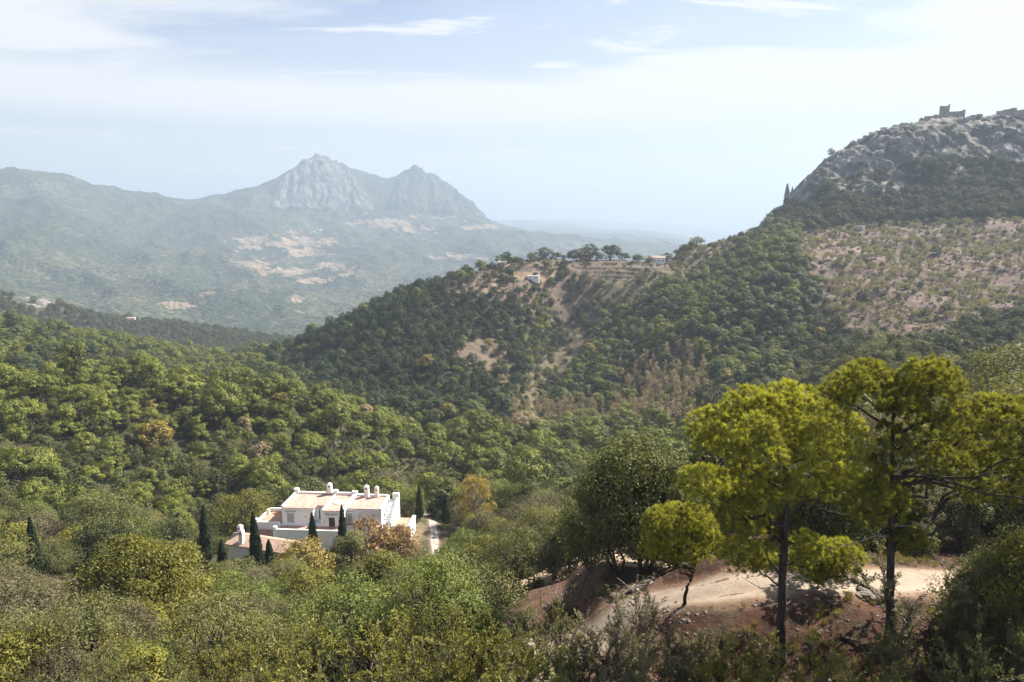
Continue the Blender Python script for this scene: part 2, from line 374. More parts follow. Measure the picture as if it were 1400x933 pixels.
q = ((UN - 70) / 60) ** 2 + ((VN - 405) / 16) ** 2 + 0.6 * perlin(XN / 16, YN / 16, 73)
rockmask = np.maximum(rockmask, 0.8 * (1 - sstep(0.6, 1.2, q)) * sstep(1000, 1050, DD))

# roughness of the ground
amp1 = np.clip(0.011 * (DD - 25), 0, 5.0)
amp2 = np.clip(0.004 * (DD - 12), 0.02, 1.0)
H1 = H0 + amp1 * fbm(XN / 75, YN / 75, 3, 3) + amp2 * fbm(XN / 11, YN / 11, 9, 3)
ribs = ridged(XN / 26 + YN / 90, YN / 60, 41, 4, 0.55)
H1 = H1 + rockmask * (3.2 * (ribs - 0.75) + 2.4 * fbm(XN / 7, YN / 7, 45, 3, 0.6))
tn = Table(AZ, DN, H1)


def hit(u, v, table=None, d0=12.0, d1=1650.0):
    """Where the sight line through a pixel meets the ground."""
    t = table or tn
    r = ray(u, v); hlen = math.hypot(r[0], r[1])
    D = np.geomspace(d0, d1, 4000)
    P = r[None, :] * (D / hlen)[:, None]
    below = P[:, 2] <= t(P[:, 0], P[:, 1])
    k = int(np.argmax(below)) if below.any() else len(D) - 1
    p = P[k].copy()
    p[2] = float(t(p[0], p[1]))
    return p


# tracks: middle line as pixels, width in metres; the ground is levelled along them
TRACKS = [
    ("dirt_road", [(1560, 800), (1400, 797), (1300, 795), (1215, 793), (1130, 792), (1050, 794), (980, 800), (920, 812), (868, 836), (815, 868), (760, 905), (715, 950)], 3.3,
     "pale dirt road curving behind the two tall pines"),
    ("dirt_track", [(640, 812), (690, 800), (738, 786), (790, 774), (850, 768), (905, 766)], 6.4, "pale sandy track beside the wooden ladder"),
    ("driveway", [(578, 700), (588, 722), (592, 742), (596, 760)], 2.2, "grey gravel driveway leading down to the white villa"),
]
track_world = []
for nm, pts, w, lab in TRACKS:
    P = np.array([hit(u, v) for u, v in pts])
    t = np.concatenate([[0], np.cumsum(np.hypot(*(np.diff(P[:, :2], axis=0).T)))])
    s = np.linspace(0, t[-1], max(20, int(t[-1] / 0.5)))
    C = np.stack([pchip(t, P[:, k], s) for k in range(3)], 1)
    k = 9
    ker = np.ones(k) / k
    zs = np.convolve(np.pad(C[:, 2], k // 2, mode='edge'), ker, 'valid')
    C[:, 2] = zs
    track_world.append((nm, C, w, lab))
H2 = H1.copy()
for nm, C, w, lab in track_world:
    m = 8.0 + w
    sel = (XN > C[:, 0].min() - m) & (XN < C[:, 0].max() + m) & (YN > C[:, 1].min() - m) & (YN < C[:, 1].max() + m)
    ii, jj = np.where(sel)
    px, py = XN[ii, jj], YN[ii, jj]
    best = np.full(px.shape, 1e9); bz = np.zeros(px.shape); bw = np.zeros(px.shape) + 1e-12
    for c in C:
        d = np.hypot(px - c[0], py - c[1])
        best = np.minimum(best, d)
        k = np.exp(-(d / 1.1) ** 2) + 1e-9 / (0.1 + d ** 4)
        bz += k * c[2]; bw += k
    bz /= bw
    wgt = 1 - sstep(w * 0.5 + 0.4, w * 0.5 + 3.0, best)
    H2[ii, jj] = H2[ii, jj] * (1 - wgt) + (bz - 0.05) * wgt

# level ground for the villa
VILLA = hit(455, 745)
VILLA_Z = float(VILLA[2])
VR = math.radians(-4.0)
cx, cyv = VILLA[0] + 1.5, VILLA[1] + 6.0
q = np.hypot((XN - cx) / 26.0, (YN - cyv) / 15.0)
wgt = 1 - sstep(0.75, 1.35, q)
H2 = H2 * (1 - wgt) + (VILLA_Z) * wgt
ground = Table(AZ, DN, H2)


def gz(x, y):
    return float(ground(x, y))


def ghit(u, v, **k):
    return hit(u, v, ground, **k)


# ---- the far country
AZF = np.radians(np.linspace(-58, 58, 1000))
DF = np.concatenate([np.geomspace(1550, 5000, 190, False), np.geomspace(5000, 6300, 150, False), np.geomspace(6300, 27000, 90)])
F0 = height_table(FAR, AZF, DF)
XF = np.sin(AZF)[:, None] * DF[None, :]
YF = np.cos(AZF)[:, None] * DF[None, :]
UF, VF, _d = project(np.stack([XF, YF, F0], -1))
DDF = np.broadcast_to(DF[None, :], F0.shape)
slope_part = sstep(1900, 2600, DDF) * (1 - sstep(7000, 8500, DDF))
near_crest = 1 - 0.75 * sstep(5300, 5800, DDF) * (1 - sstep(6000, 6500, DDF))
F1 = F0 + slope_part * near_crest * (55 * ridged(XF / 900 + YF / 2400, YF / 1500, 101, 4, 0.5) - 20) + slope_part * 14 * fbm(XF / 160, YF / 160, 105, 3)
F1 = F1 + sstep(7000, 9000, DDF) * 30 * fbm(XF / 900, YF / 900, 109, 4)
ROCK_FAR = [(372, 292), (378, 262), (400, 236), (432, 218), (470, 228), (486, 248), (498, 268), (512, 290), (470, 300), (420, 302)]
rf = in_poly(UF, VF, ROCK_FAR).astype(float)
rf2 = in_poly(UF, VF, [(530, 290), (545, 250), (566, 232), (600, 250), (640, 278), (668, 300), (620, 302), (575, 298)]).astype(float)
for _ in range(6):
    rf = (rf + np.roll(rf, 1, 0) + np.roll(rf, -1, 0) + np.roll(rf, 1, 1) + np.roll(rf, -1, 1)) / 5
    rf2 = (rf2 + np.roll(rf2, 1, 0) + np.roll(rf2, -1, 0) + np.roll(rf2, 1, 1) + np.roll(rf2, -1, 1)) / 5
rockfar = np.clip(rf + 0.35 * rf2, 0, 1) * sstep(5000, 5200, DDF) * (1 - sstep(6200, 6600, DDF))
F1 = F1 + np.clip(rf + rf2, 0, 1) * (26 * ridged(XF / 120 + YF / 500, YF / 420, 121, 4, 0.6) + 8 * fbm(XF / 40, YF / 40, 125, 3))
far_ground = Table(AZF, DF, F1)
# ploughed and dry fields on the far valley floor
FIELDS = [(345, 328, 36, 7), (395, 330, 44, 10), (420, 345, 34, 9), (352, 362, 34, 8), (395, 372, 40, 7), (430, 383, 44, 6), (455, 365, 30, 8), (478, 376, 22, 5), (410, 318, 26, 4),
          (250, 415, 34, 7), (283, 404, 22, 5), (520, 305, 46, 7), (560, 312, 42, 6), (610, 352, 26, 5), (410, 408, 14, 7), (640, 352, 30, 5), (590, 296, 34, 4), (660, 311, 30, 4), (340, 340, 20, 5), (447, 330, 20, 7)]
UF1, VF1, _d = project(np.stack([XF, YF, F1], -1))
fields = np.zeros(F1.shape)
wob = 0.9 * fbm(XF / 120, YF / 120, 131, 3) + 0.5 * perlin(XF / 35, YF / 35, 137)
for (fu, fv, ru, rv) in FIELDS:
    q = ((UF1 - fu) / ru) ** 2 + ((VF1 - fv) / rv) ** 2 + 1.1 * wob
    fields = np.maximum(fields, 1 - sstep(0.35, 0.75, q))
fields *= (1 - rockfar) * (1 - sstep(6000, 6500, DDF))


def grid_mesh(name, X, Y, Hh, attrs=None, cols=None):
    n, m = Hh.shape
    V = np.stack([X, Y, Hh], -1).reshape(-1, 3)
    idx = np.arange(n * m).reshape(n, m)
    F = np.stack([idx[:-1, :-1], idx[:-1, 1:], idx[1:, 1:], idx[1:, :-1]], -1).reshape(-1, 4)   # normals up
    F = F[:, ::-1]
    me = quad_mesh(name, V, F)
    for k, a in (attrs or {}).items():
        at = me.attributes.new(k, 'FLOAT', 'POINT')
        at.data.foreach_set("value", a.reshape(-1).astype(np.float32))
    for k, c in (cols or {}).items():
        at = me.attributes.new(k, 'FLOAT_COLOR', 'POINT')
        rgba = np.ones((n * m, 4), np.float32); rgba[:, :3] = c.reshape(-1, 3)
        at.data.foreach_set("color", rgba.reshape(-1))
    return me


def quad_mesh(name, V, F, midx=None, tint=None, smooth=True):
    V = np.ascontiguousarray(V, np.float32); F = np.ascontiguousarray(F, np.int32)
    me = bpy.data.meshes.new(name)
    me.vertices.add(len(V)); me.vertices.foreach_set("co", V.reshape(-1))
    me.loops.add(F.size); me.loops.foreach_set("vertex_index", F.reshape(-1))
    me.polygons.add(len(F))
    me.polygons.foreach_set("loop_start", np.arange(0, F.size, F.shape[1], dtype=np.int32))
    if midx is not None:
        me.polygons.foreach_set("material_index", np.ascontiguousarray(midx, np.int32))
    me.polygons.foreach_set("use_smooth", np.full(len(F), smooth, bool))
    if tint is not None:
        at = me.attributes.new("tint", 'FLOAT', 'FACE')
        at.data.foreach_set("value", np.ascontiguousarray(tint, np.float32))
    me.update(calc_edges=True)
    return me


def add_obj(name, me, mats=None, parent=None, loc=None):
    o = bpy.data.objects.new(name, me)
    if mats is not None and not me.materials:
        for m in (mats if isinstance(mats, (list, tuple)) else [mats]):
            me.materials.append(m)
    COL.objects.link(o)
    if parent is not None: o.parent = parent
    if loc is not None: o.location = loc
    return o

# ------------------------------------------------------------------ materials
class NB:
    """A small node builder."""

    def __init__(self, name):
        self.m = bpy.data.materials.new(name)
        self.m.use_nodes = True
        self.t = self.m.node_tree
        self.t.nodes.clear()
        self.out = self.t.nodes.new("ShaderNodeOutputMaterial")

    def n(self, kind, **kw):
        nd = self.t.nodes.new(kind)
        for k, v in kw.items():
            setattr(nd, k, v)
        return nd

    def l(self, a, b):
        self.t.links.new(a, b)

    def coord(self, which="Object", scale=(1, 1, 1), rot=(0, 0, 0)):
        tc = self.n("ShaderNodeTexCoord")
        mp = self.n("ShaderNodeMapping")
        mp.inputs["Scale"].default_value = scale
        mp.inputs["Rotation"].default_value = rot
        self.l(tc.outputs[which], mp.inputs[0])
        return mp.outputs[0]

    def noise(self, vec, scale, detail=4, rough=0.55, dist=0.0):
        nd = self.n("ShaderNodeTexNoise")
        nd.inputs["Scale"].default_value = scale
        nd.inputs["Detail"].default_value = detail
        nd.inputs["Roughness"].default_value = rough
        nd.inputs["Distortion"].default_value = dist
        self.l(vec, nd.inputs["Vector"])
        return nd.outputs["Fac"]

    def vor(self, vec, scale, feature='F1', rand=1.0):
        nd = self.n("ShaderNodeTexVoronoi", feature=feature)
        nd.inputs["Scale"].default_value = scale
        nd.inputs["Randomness"].default_value = rand
        self.l(vec, nd.inputs["Vector"])
        return nd

    def ramp(self, fac, stops, interp='LINEAR'):
        nd = self.n("ShaderNodeValToRGB")
        cr = nd.color_ramp
        cr.interpolation = interp
        while len(cr.elements) < len(stops):
            cr.elements.new(0.5)
        for e, (p, c) in zip(cr.elements, stops):
            e.position = p
            e.color = (c[0], c[1], c[2], 1) if not isinstance(c, (int, float)) else (c, c, c, 1)
        self.l(fac, nd.inputs[0])
        return nd.outputs["Color"]

    def mix(self, fac, a, b, blend='MIX'):
        nd = self.n("ShaderNodeMix", data_type='RGBA', blend_type=blend)
        for s, v in (("Factor", fac), ("A", a), ("B", b)):
            if hasattr(v, "links"):
                self.l(v, nd.inputs[s])
            elif s == "Factor":
                nd.inputs[s].default_value = v
            else:
                nd.inputs[s].default_value = (v[0], v[1], v[2], 1)
        return nd.outputs["Result"]

    def math(self, op, a, b=None, clamp=False):
        nd = self.n("ShaderNodeMath", operation=op, use_clamp=clamp)
        for i, v in enumerate((a, b)):
            if v is None: continue
            if hasattr(v, "links"): self.l(v, nd.inputs[i])
            else: nd.inputs[i].default_value = v
        return nd.outputs[0]

    def attr(self, name):
        return self.n("ShaderNodeAttribute", attribute_name=name)

    def bump(self, h, strength=0.5, distance=0.1):
        nd = self.n("ShaderNodeBump")
        nd.inputs["Strength"].default_value = strength
        nd.inputs["Distance"].default_value = distance
        self.l(h, nd.inputs["Height"])
        return nd.outputs[0]

    def principled(self, col, rough=0.85, spec=0.25, normal=None, metal=0.0):
        p = self.n("ShaderNodeBsdfPrincipled")
        if hasattr(col, "links"): self.l(col, p.inputs["Base Color"])
        else: p.inputs["Base Color"].default_value = (*col, 1)
        if hasattr(rough, "links"): self.l(rough, p.inputs["Roughness"])
        else: p.inputs["Roughness"].default_value = rough
        p.inputs["Specular IOR Level"].default_value = spec
        p.inputs["Metallic"].default_value = metal
        if normal is not None: self.l(normal, p.inputs["Normal"])
        return p

    def done(self, shader):
        self.l(shader.outputs[0] if hasattr(shader, "outputs") else shader, self.out.inputs["Surface"])
        return self.m


def mat_ground():
    b = NB("hillside_soil")
    v = b.coord("Object")
    base = b.attr("ground").outputs["Color"]
    rock = b.attr("rock").outputs["Fac"]
    n1 = b.noise(v, 0.35, 6, 0.65)
    n2 = b.noise(v, 4.0, 5, 0.7)
    n3 = b.noise(v, 22.0, 3, 0.7)
    dry = b.ramp(n1, [(0.32, (0.62, 0.66, 0.55)), (0.5, (1, 1, 1)), (0.7, (1.25, 1.12, 1.0))])
    fine = b.ramp(n2, [(0.3, (0.55, 0.55, 0.52)), (0.52, (1, 1, 1)), (0.72, (1.45, 1.4, 1.3))])
    grit = b.ramp(n3, [(0.32, (0.6, 0.6, 0.6)), (0.5, (1, 1, 1)), (0.7, (1.4, 1.38, 1.32))])
    c = b.mix(1.0, base, dry, 'MULTIPLY')
    c = b.mix(1.0, c, fine, 'MULTIPLY')
    c = b.mix(1.0, c, grit, 'MULTIPLY')
    rv = b.coord("Object", (1, 1, 0.35))
    r1 = b.noise(rv, 0.10, 8, 0.68, 0.6)
    r2 = b.noise(rv, 0.6, 6, 0.7, 0.3)
    rc = b.ramp(r1, [(0.3, (0.12, 0.11, 0.105)), (0.46, (0.30, 0.275, 0.26)), (0.6, (0.42, 0.385, 0.36)), (0.75, (0.48, 0.43, 0.375))])
    rc = b.mix(1.0, rc, b.ramp(r2, [(0.32, (0.45, 0.45, 0.45)), (0.5, (1, 1, 1)), (0.7, (1.25, 1.22, 1.18))]), 'MULTIPLY')
    gm = b.noise(v, 0.05, 6, 0.7)
    green = b.ramp(gm, [(0.42, 0.0), (0.53, 1.0)])
    rc = b.mix(b.math('MULTIPLY', green, 0.75), rc, (0.045, 0.06, 0.03))
    rk = b.ramp(b.math('ADD', rock, b.math('MULTIPLY', b.math('SUBTRACT', n1, 0.5), 0.9)), [(0.35, 0.0), (0.6, 1.0)])
    c = b.mix(rk, c, rc)
    hgt = b.math('ADD', b.math('MULTIPLY', n2, 0.6), b.math('MULTIPLY', n3, 0.25))
    hgt = b.math('ADD', hgt, b.math('MULTIPLY', b.math('MULTIPLY', r2, rk), 9.0))
    return b.done(b.principled(c, 0.95, 0.12, b.bump(hgt, 1.0, 0.35)))


def mat_far():
    b = NB("far_mountain_scrub")
    v = b.coord("Object")
    rock = b.attr("rock").outputs["Fac"]
    field = b.attr("field").outputs["Fac"]
    dots = b.vor(v, 1 / 16.0).outputs["Distance"]
    dots2 = b.noise(v, 1 / 45.0, 7, 0.68)
    big = b.noise(v, 1 / 420.0, 6, 0.6)
    k = b.math('ADD', b.math('MULTIPLY', dots, 0.55), b.math('MULTIPLY', dots2, 0.75))
    k = b.math('ADD', k, b.math('MULTIPLY', b.math('SUBTRACT', big, 0.5), 0.7))
    c = b.ramp(k, [(0.42, (0.016, 0.024, 0.013)), (0.66, (0.036, 0.046, 0.022)), (0.82, (0.075, 0.075, 0.038)), (0.99, (0.17, 0.14, 0.095))])
    rv = b.coord("Object", (1, 1, 0.3))
    r1 = b.noise(rv, 1 / 60.0, 8, 0.7, 0.5)
    rc = b.ramp(r1, [(0.34, (0.035, 0.04, 0.028)), (0.47, (0.11, 0.105, 0.092)), (0.6, (0.21, 0.195, 0.175)), (0.75, (0.33, 0.29, 0.255))])
    rk = b.ramp(b.math('ADD', rock, b.math('MULTIPLY', b.math('SUBTRACT', dots2, 0.5), 1.2)), [(0.42, 0.0), (0.62, 1.0)])
    c = b.mix(rk, c, rc)
    fc = b.ramp(b.noise(v, 1 / 60.0, 5, 0.6), [(0.3, (0.10, 0.085, 0.05)), (0.5, (0.20, 0.15, 0.10)), (0.7, (0.28, 0.215, 0.15))])
    fk = b.ramp(b.math('ADD', field, b.math('MULTIPLY', b.math('SUBTRACT', dots2, 0.5), 0.9)), [(0.42, 0.0), (0.55, 1.0)])
    c = b.mix(fk, c, fc)
    hgt = b.math('ADD', b.math('MULTIPLY', dots, -1.0), b.math('MULTIPLY', r1, b.math('MULTIPLY', rk, 6.0)))
    return b.done(b.principled(c, 0.95, 0.05, b.bump(hgt, 0.9, 9.0)))


def mat_road(name, c0, c1, c2):
    b = NB(name)
    v = b.coord("Object")
    n1 = b.noise(v, 0.5, 6, 0.65)
    n2 = b.noise(v, 9.0, 5, 0.75)
    st = b.vor(v, 14.0).outputs["Distance"]
    c = b.ramp(n1, [(0.3, c0), (0.5, c1), (0.72, c2)])
    c = b.mix(1.0, c, b.ramp(n2, [(0.3, (0.7, 0.69, 0.67)), (0.5, (1, 1, 1)), (0.7, (1.22, 1.2, 1.18))]), 'MULTIPLY')
    c = b.mix(1.0, c, b.ramp(st, [(0.05, (1.25, 1.22, 1.18)), (0.22, (1, 1, 1))]), 'MULTIPLY')
    a = b.attr("edge").outputs["Fac"]
    ek = b.ramp(b.math('ADD', a, b.math('MULTIPLY', b.math('SUBTRACT', n1, 0.5), 1.1)), [(0.62, 0.0), (0.86, 1.0)])
    c = b.mix(ek, c, (0.16, 0.10, 0.065))
    tr = b.attr("rut").outputs["Fac"]
    c = b.mix(b.math('MULTIPLY', tr, 0.45), c, b.mix(1.0, c, (1.3, 1.27, 1.22), 'MULTIPLY'))
    return b.done(b.principled(c, 0.95, 0.1, b.bump(b.math('ADD', n2, b.math('MULTIPLY', st, -0.5)), 0.35, 0.04)))


def mat_sea():
    b = NB("sea_water")
    v = b.coord("Object")
    n = b.noise(v, 0.01, 4, 0.6)
    return b.done(b.principled((0.03, 0.06, 0.09), 0.25, 0.5, b.bump(n, 0.2, 5.0)))


# ------------------------------------------------------------------ ground colour by place (soil, leaf litter, dry grass, undergrowth)
U2, V2, _d = project(np.stack([XN, YN, H2], -1))
G = np.zeros(H2.shape + (3,))
G[:] = (0.060, 0.058, 0.030)                                             # leaf litter and undergrowth
wob = 0.6 * fbm(XN / 14, YN / 14, 201, 3)
wobn = 0.5 * fbm(XN / 2.2, YN / 2.2, 207, 3)


def paint(mask, col):
    G[:] = G * (1 - mask[..., None]) + np.array(col) * mask[..., None]


def blob(u, v, ru, rv, d0, d1, w=wob):
    qq = ((U2 - u) / ru) ** 2 + ((V2 - v) / rv) ** 2 + w
    return (1 - sstep(0.6, 1.25, qq)) * ((DD > d0) & (DD < d1))


RIGHT_SLOPE = [(1095, 318), (1200, 306), (1300, 303), (1400, 296), (1700, 290), (1700, 420), (1400, 425), (1330, 440), (1270, 470), (1190, 472), (1150, 440), (1118, 390), (1090, 345)]
HILL_CLEAR = [(640, 372), (690, 352), (760, 352), (800, 350), (925, 350), (950, 362), (880, 372), (820, 385), (800, 420), (790, 460), (740, 430), (700, 415), (650, 405), (600, 398)]
LIGHT_PART = [(930, 350), (985, 330), (1045, 312), (1052, 322), (1000, 342), (960, 374), (880, 402), (820, 440), (790, 500), (740, 560), (690, 575), (720, 520), (760, 470), (790, 420), (800, 385), (880, 372)]
LOW_CLEAR = [(625, 470), (660, 462), (690, 472), (700, 500), (660, 508), (622, 498)]
mid = ((DD > 330) & (DD < 760)).astype(float)
rs = in_poly(U2 + 14 * wob, V2 + 8 * wob, RIGHT_SLOPE) * mid
hc = np.maximum(in_poly(U2 + 16 * wob, V2 + 10 * wob, HILL_CLEAR), in_poly(U2 + 10 * wob, V2 + 8 * wob, LOW_CLEAR)) * mid
paint(rs * 0.95, (0.145, 0.100, 0.092))
lp = in_poly(U2 + 12 * wob, V2 + 10 * wob, LIGHT_PART) * mid
paint(lp * 0.85, (0.125, 0.105, 0.07))
paint(hc * 0.9, (0.135, 0.100, 0.080))
paint(rs * sstep(0.05, 0.5, fbm(XN / 30, YN / 18, 211, 3)) * 0.6, (0.185, 0.135, 0.112))
paint(rs * sstep(0.1, 0.5, fbm(XN / 12, YN / 8, 213, 3)) * 0.7, (0.10, 0.095, 0.058))
for bl in [(1145, 305, 40, 8), (1195, 343, 30, 5), (1260, 365, 60, 7), (735, 378, 45, 7), (790, 350, 30, 7), (660, 395, 36, 8), (700, 360, 26, 6), (960, 345, 50, 7)]:
    paint(blob(*bl, 400, 760) * 0.6, (0.27, 0.20, 0.145))
paint(blob(400, 482, 30, 14, 330, 760) * 0.8, (0.24, 0.19, 0.15))
paint(blob(8, 520, 34, 16, 150, 420) * 0.9, (0.20, 0.10, 0.07))
paint(((DD < 130) * 1.0) * sstep(-0.3, 0.3, wob) * 0.8, (0.105, 0.082, 0.05))
knoll = ((DD < 62) & (U2 > 700)).astype(float) * sstep(690, 780, U2 + 60 * wobn)
paint(knoll * 0.95, (0.070, 0.034, 0.024))                               # reddish needle litter, darkened to stand in for the tall pines' shade
paint(knoll * sstep(0.12, 0.55, wobn + wob * 0.6) * 0.55, (0.13, 0.078, 0.055))
paint(knoll * sstep(0.1, 0.45, -wobn) * 0.6, (0.06, 0.05, 0.03))
bank = ((DD < 62) & (U2 > 690) & (U2 < 905)).astype(float) * sstep(0.0, 0.4, 0.4 + wobn)
paint(bank * 0.85, (0.155, 0.092, 0.066))
wobm = 0.5 * fbm(XN / 0.6, YN / 0.6, 217, 3)
paint(knoll * sstep(0.15, 0.4, wobm) * 0.5, (0.125, 0.07, 0.048))
paint(knoll * sstep(0.2, 0.45, -wobm) * 0.5, (0.04, 0.024, 0.018))
for nm, C, w, lab in track_world:
    dmin = np.full(H2.shape, 1e9)
    sel = (XN > C[:, 0].min() - 8) & (XN < C[:, 0].max() + 8) & (YN > C[:, 1].min() - 8) & (YN < C[:, 1].max() + 8)
    ii, jj = np.where(sel)
    b = np.full(ii.shape, 1e9)
    for c in C[::2]:
        b = np.minimum(b, np.hypot(XN[ii, jj] - c[0], YN[ii, jj] - c[1]))
    dmin[ii, jj] = b
    paint((1 - sstep(w * 0.45, w * 0.5 + 0.7, dmin + 0.5 * wobn)) * 0.85, (0.20, 0.14, 0.10))
paint(blob(748, 908, 46, 44, 15, 60, wobn) * 0.9, (0.36, 0.27, 0.20))
paint(blob(60, 845, 40, 18, 40, 110, wobn) * 0.9, (0.36, 0.26, 0.18))
paint(blob(80, 905, 46, 20, 30, 90, wobn) * 0.9, (0.38, 0.29, 0.22))
vq = np.hypot((XN - cx) / 19.0, (YN - cyv) / 10.0)
paint((1 - sstep(0.8, 1.25, vq + 0.3 * wobn)) * 0.85, (0.24, 0.19, 0.13))
# terraces of the old field below the crest: real steps in the slope
TERR = in_poly(U2, V2, [(765, 346), (900, 344), (928, 352), (915, 372), (840, 385), (790, 372)]) * mid
for _ in range(4):
    TERR = (TERR + np.roll(TERR, 1, 0) + np.roll(TERR, -1, 0) + np.roll(TERR, 1, 1) + np.roll(TERR, -1, 1)) / 5
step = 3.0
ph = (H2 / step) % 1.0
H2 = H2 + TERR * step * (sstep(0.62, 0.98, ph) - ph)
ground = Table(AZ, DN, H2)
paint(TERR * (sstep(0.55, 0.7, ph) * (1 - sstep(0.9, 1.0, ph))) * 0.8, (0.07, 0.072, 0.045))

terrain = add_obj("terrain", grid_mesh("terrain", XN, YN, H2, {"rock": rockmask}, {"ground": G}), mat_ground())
tag(terrain, "wooded valley slopes and hills of reddish soil and rock", "terrain", kind="structure")
mountain = add_obj("far_mountain", grid_mesh("far_mountain", XF, YF, F1, {"rock": rockfar, "field": fields}), mat_far())
tag(mountain, "hazy blue mountain with two rocky peaks above dry valley fields", "mountain", kind="structure")
del UN, VN, UF, VF, UF1, VF1

sea = add_obj("sea", quad_mesh("sea", [(-31900, 1000, -466), (31900, 1000, -466), (31900, 39900, -466), (-31900, 39900, -466)], [(0, 1, 2, 3)], smooth=False), mat_sea())
tag(sea, "pale hazy sea and plain at the horizon", "sea", kind="structure")

MROAD = {"dirt_road": mat_road("road_dirt", (0.20, 0.155, 0.115), (0.275, 0.22, 0.17), (0.33, 0.27, 0.215)),
         "dirt_track": mat_road("track_sand", (0.28, 0.21, 0.145), (0.39, 0.30, 0.215), (0.46, 0.365, 0.27)),
         "driveway": mat_road("driveway_gravel", (0.24, 0.21, 0.19), (0.32, 0.29, 0.27), (0.4, 0.36, 0.33))}
for nm, C, w, lab in track_world:
    T = np.gradient(C[:, :2], axis=0); T /= np.linalg.norm(T, axis=1)[:, None]
    Nn = np.stack([-T[:, 1], T[:, 0]], 1)
    k = 15
    off = np.linspace(-1, 1, k)
    ww = w * 0.5 * (1 + 0.12 * perlin(np.arange(len(C)) * 0.11, np.zeros(len(C)), 301))
    X = C[:, 0][:, None] + Nn[:, 0][:, None] * off[None] * ww[:, None]
    Y = C[:, 1][:, None] + Nn[:, 1][:, None] * off[None] * ww[:, None]
    rut = np.exp(-((np.abs(off) - 0.45) / 0.16) ** 2)
    Zr = ground(X, Y) + 0.035 - 0.03 * rut[None] - 0.05 * sstep(0.75, 1.0, np.abs(off))[None] + 0.015 * perlin(X * 1.3, Y * 1.3, 305)
    me = grid_mesh(nm, X, Y, Zr, {"edge": np.broadcast_to(np.abs(off)[None], X.shape), "rut": np.broadcast_to(rut[None], X.shape)})
    o = add_obj(nm, me, MROAD[nm])
    tag(o, lab, "road", kind="structure")

# the air: one closed box round the camera and the whole scene
def build_haze():
    b = NB("haze_air")
    pv = b.n("ShaderNodeVolumePrincipled")
    pv.inputs["Color"].default_value = (0.42, 0.505, 0.63, 1)
    pv.inputs["Density"].default_value = HAZE_DENSITY
    pv.inputs["Anisotropy"].default_value = 0.15
    b.l(pv.outputs[0], b.out.inputs["Volume"])
    x0, x1, y0, y1, z0, z1 = -32000, 32000, -3000, 40000, -475, HAZE_TOP
    V = [(x0, y0, z0), (x1, y0, z0), (x1, y1, z0), (x0, y1, z0), (x0, y0, z1), (x1, y0, z1), (x1, y1, z1), (x0, y1, z1)]
    F = [(3, 2, 1, 0), (4, 5, 6, 7), (0, 1, 5, 4), (1, 2, 6, 5), (2, 3, 7, 6), (3, 0, 4, 7)]
    o = add_obj("haze", quad_mesh("haze", V, F, smooth=False), b.m)
    tag(o, "pale blue haze filling the valley air", "haze", kind="stuff")


HAZE_DENSITY = 1.75e-4
HAZE_TOP = 640.0
build_haze()

# ------------------------------------------------------------------ leaves and bark
def mat_leaf(name, stops, trans=0.35, rough=0.6, spec=0.2, tcol=(1.25, 1.2, 0.55), vary=0.35):
    b = NB(name)
    t = b.attr("tint").outputs["Fac"]
    oi = b.n("ShaderNodeObjectInfo").outputs["Random"]
    k = b.math('ADD', b.math('MULTIPLY', t, 1 - vary), b.math('MULTIPLY', oi, vary))
    c = b.ramp(k, stops)
    p = b.principled(c, rough, spec)
    tr = b.n("ShaderNodeBsdfTranslucent")
    b.l(b.mix(1.0, c, tcol, 'MULTIPLY'), tr.inputs["Color"])
    ms = b.n("ShaderNodeMixShader")
    ms.inputs[0].default_value = trans
    b.l(p.outputs[0], ms.inputs[1]); b.l(tr.outputs[0], ms.inputs[2])
    return b.done(ms)


def mat_bark(name, c0, c1, c2, sc=6.0):
    b = NB(name)
    v = b.coord("Object", (1, 1, 0.28))
    n = b.noise(v, sc, 6, 0.7, 0.4)
    w = b.vor(v, sc * 1.6, 'DISTANCE_TO_EDGE').outputs["Distance"]
    c = b.ramp(n, [(0.3, c0), (0.5, c1), (0.7, c2)])
    c = b.mix(1.0, c, b.ramp(w, [(0.0, (0.45, 0.42, 0.4)), (0.12, (1, 1, 1))]), 'MULTIPLY')
    return b.done(b.principled(c, 0.95, 0.1, b.bump(b.math('ADD', n, b.math('MULTIPLY', w, 1.5)), 0.9, 0.05)))


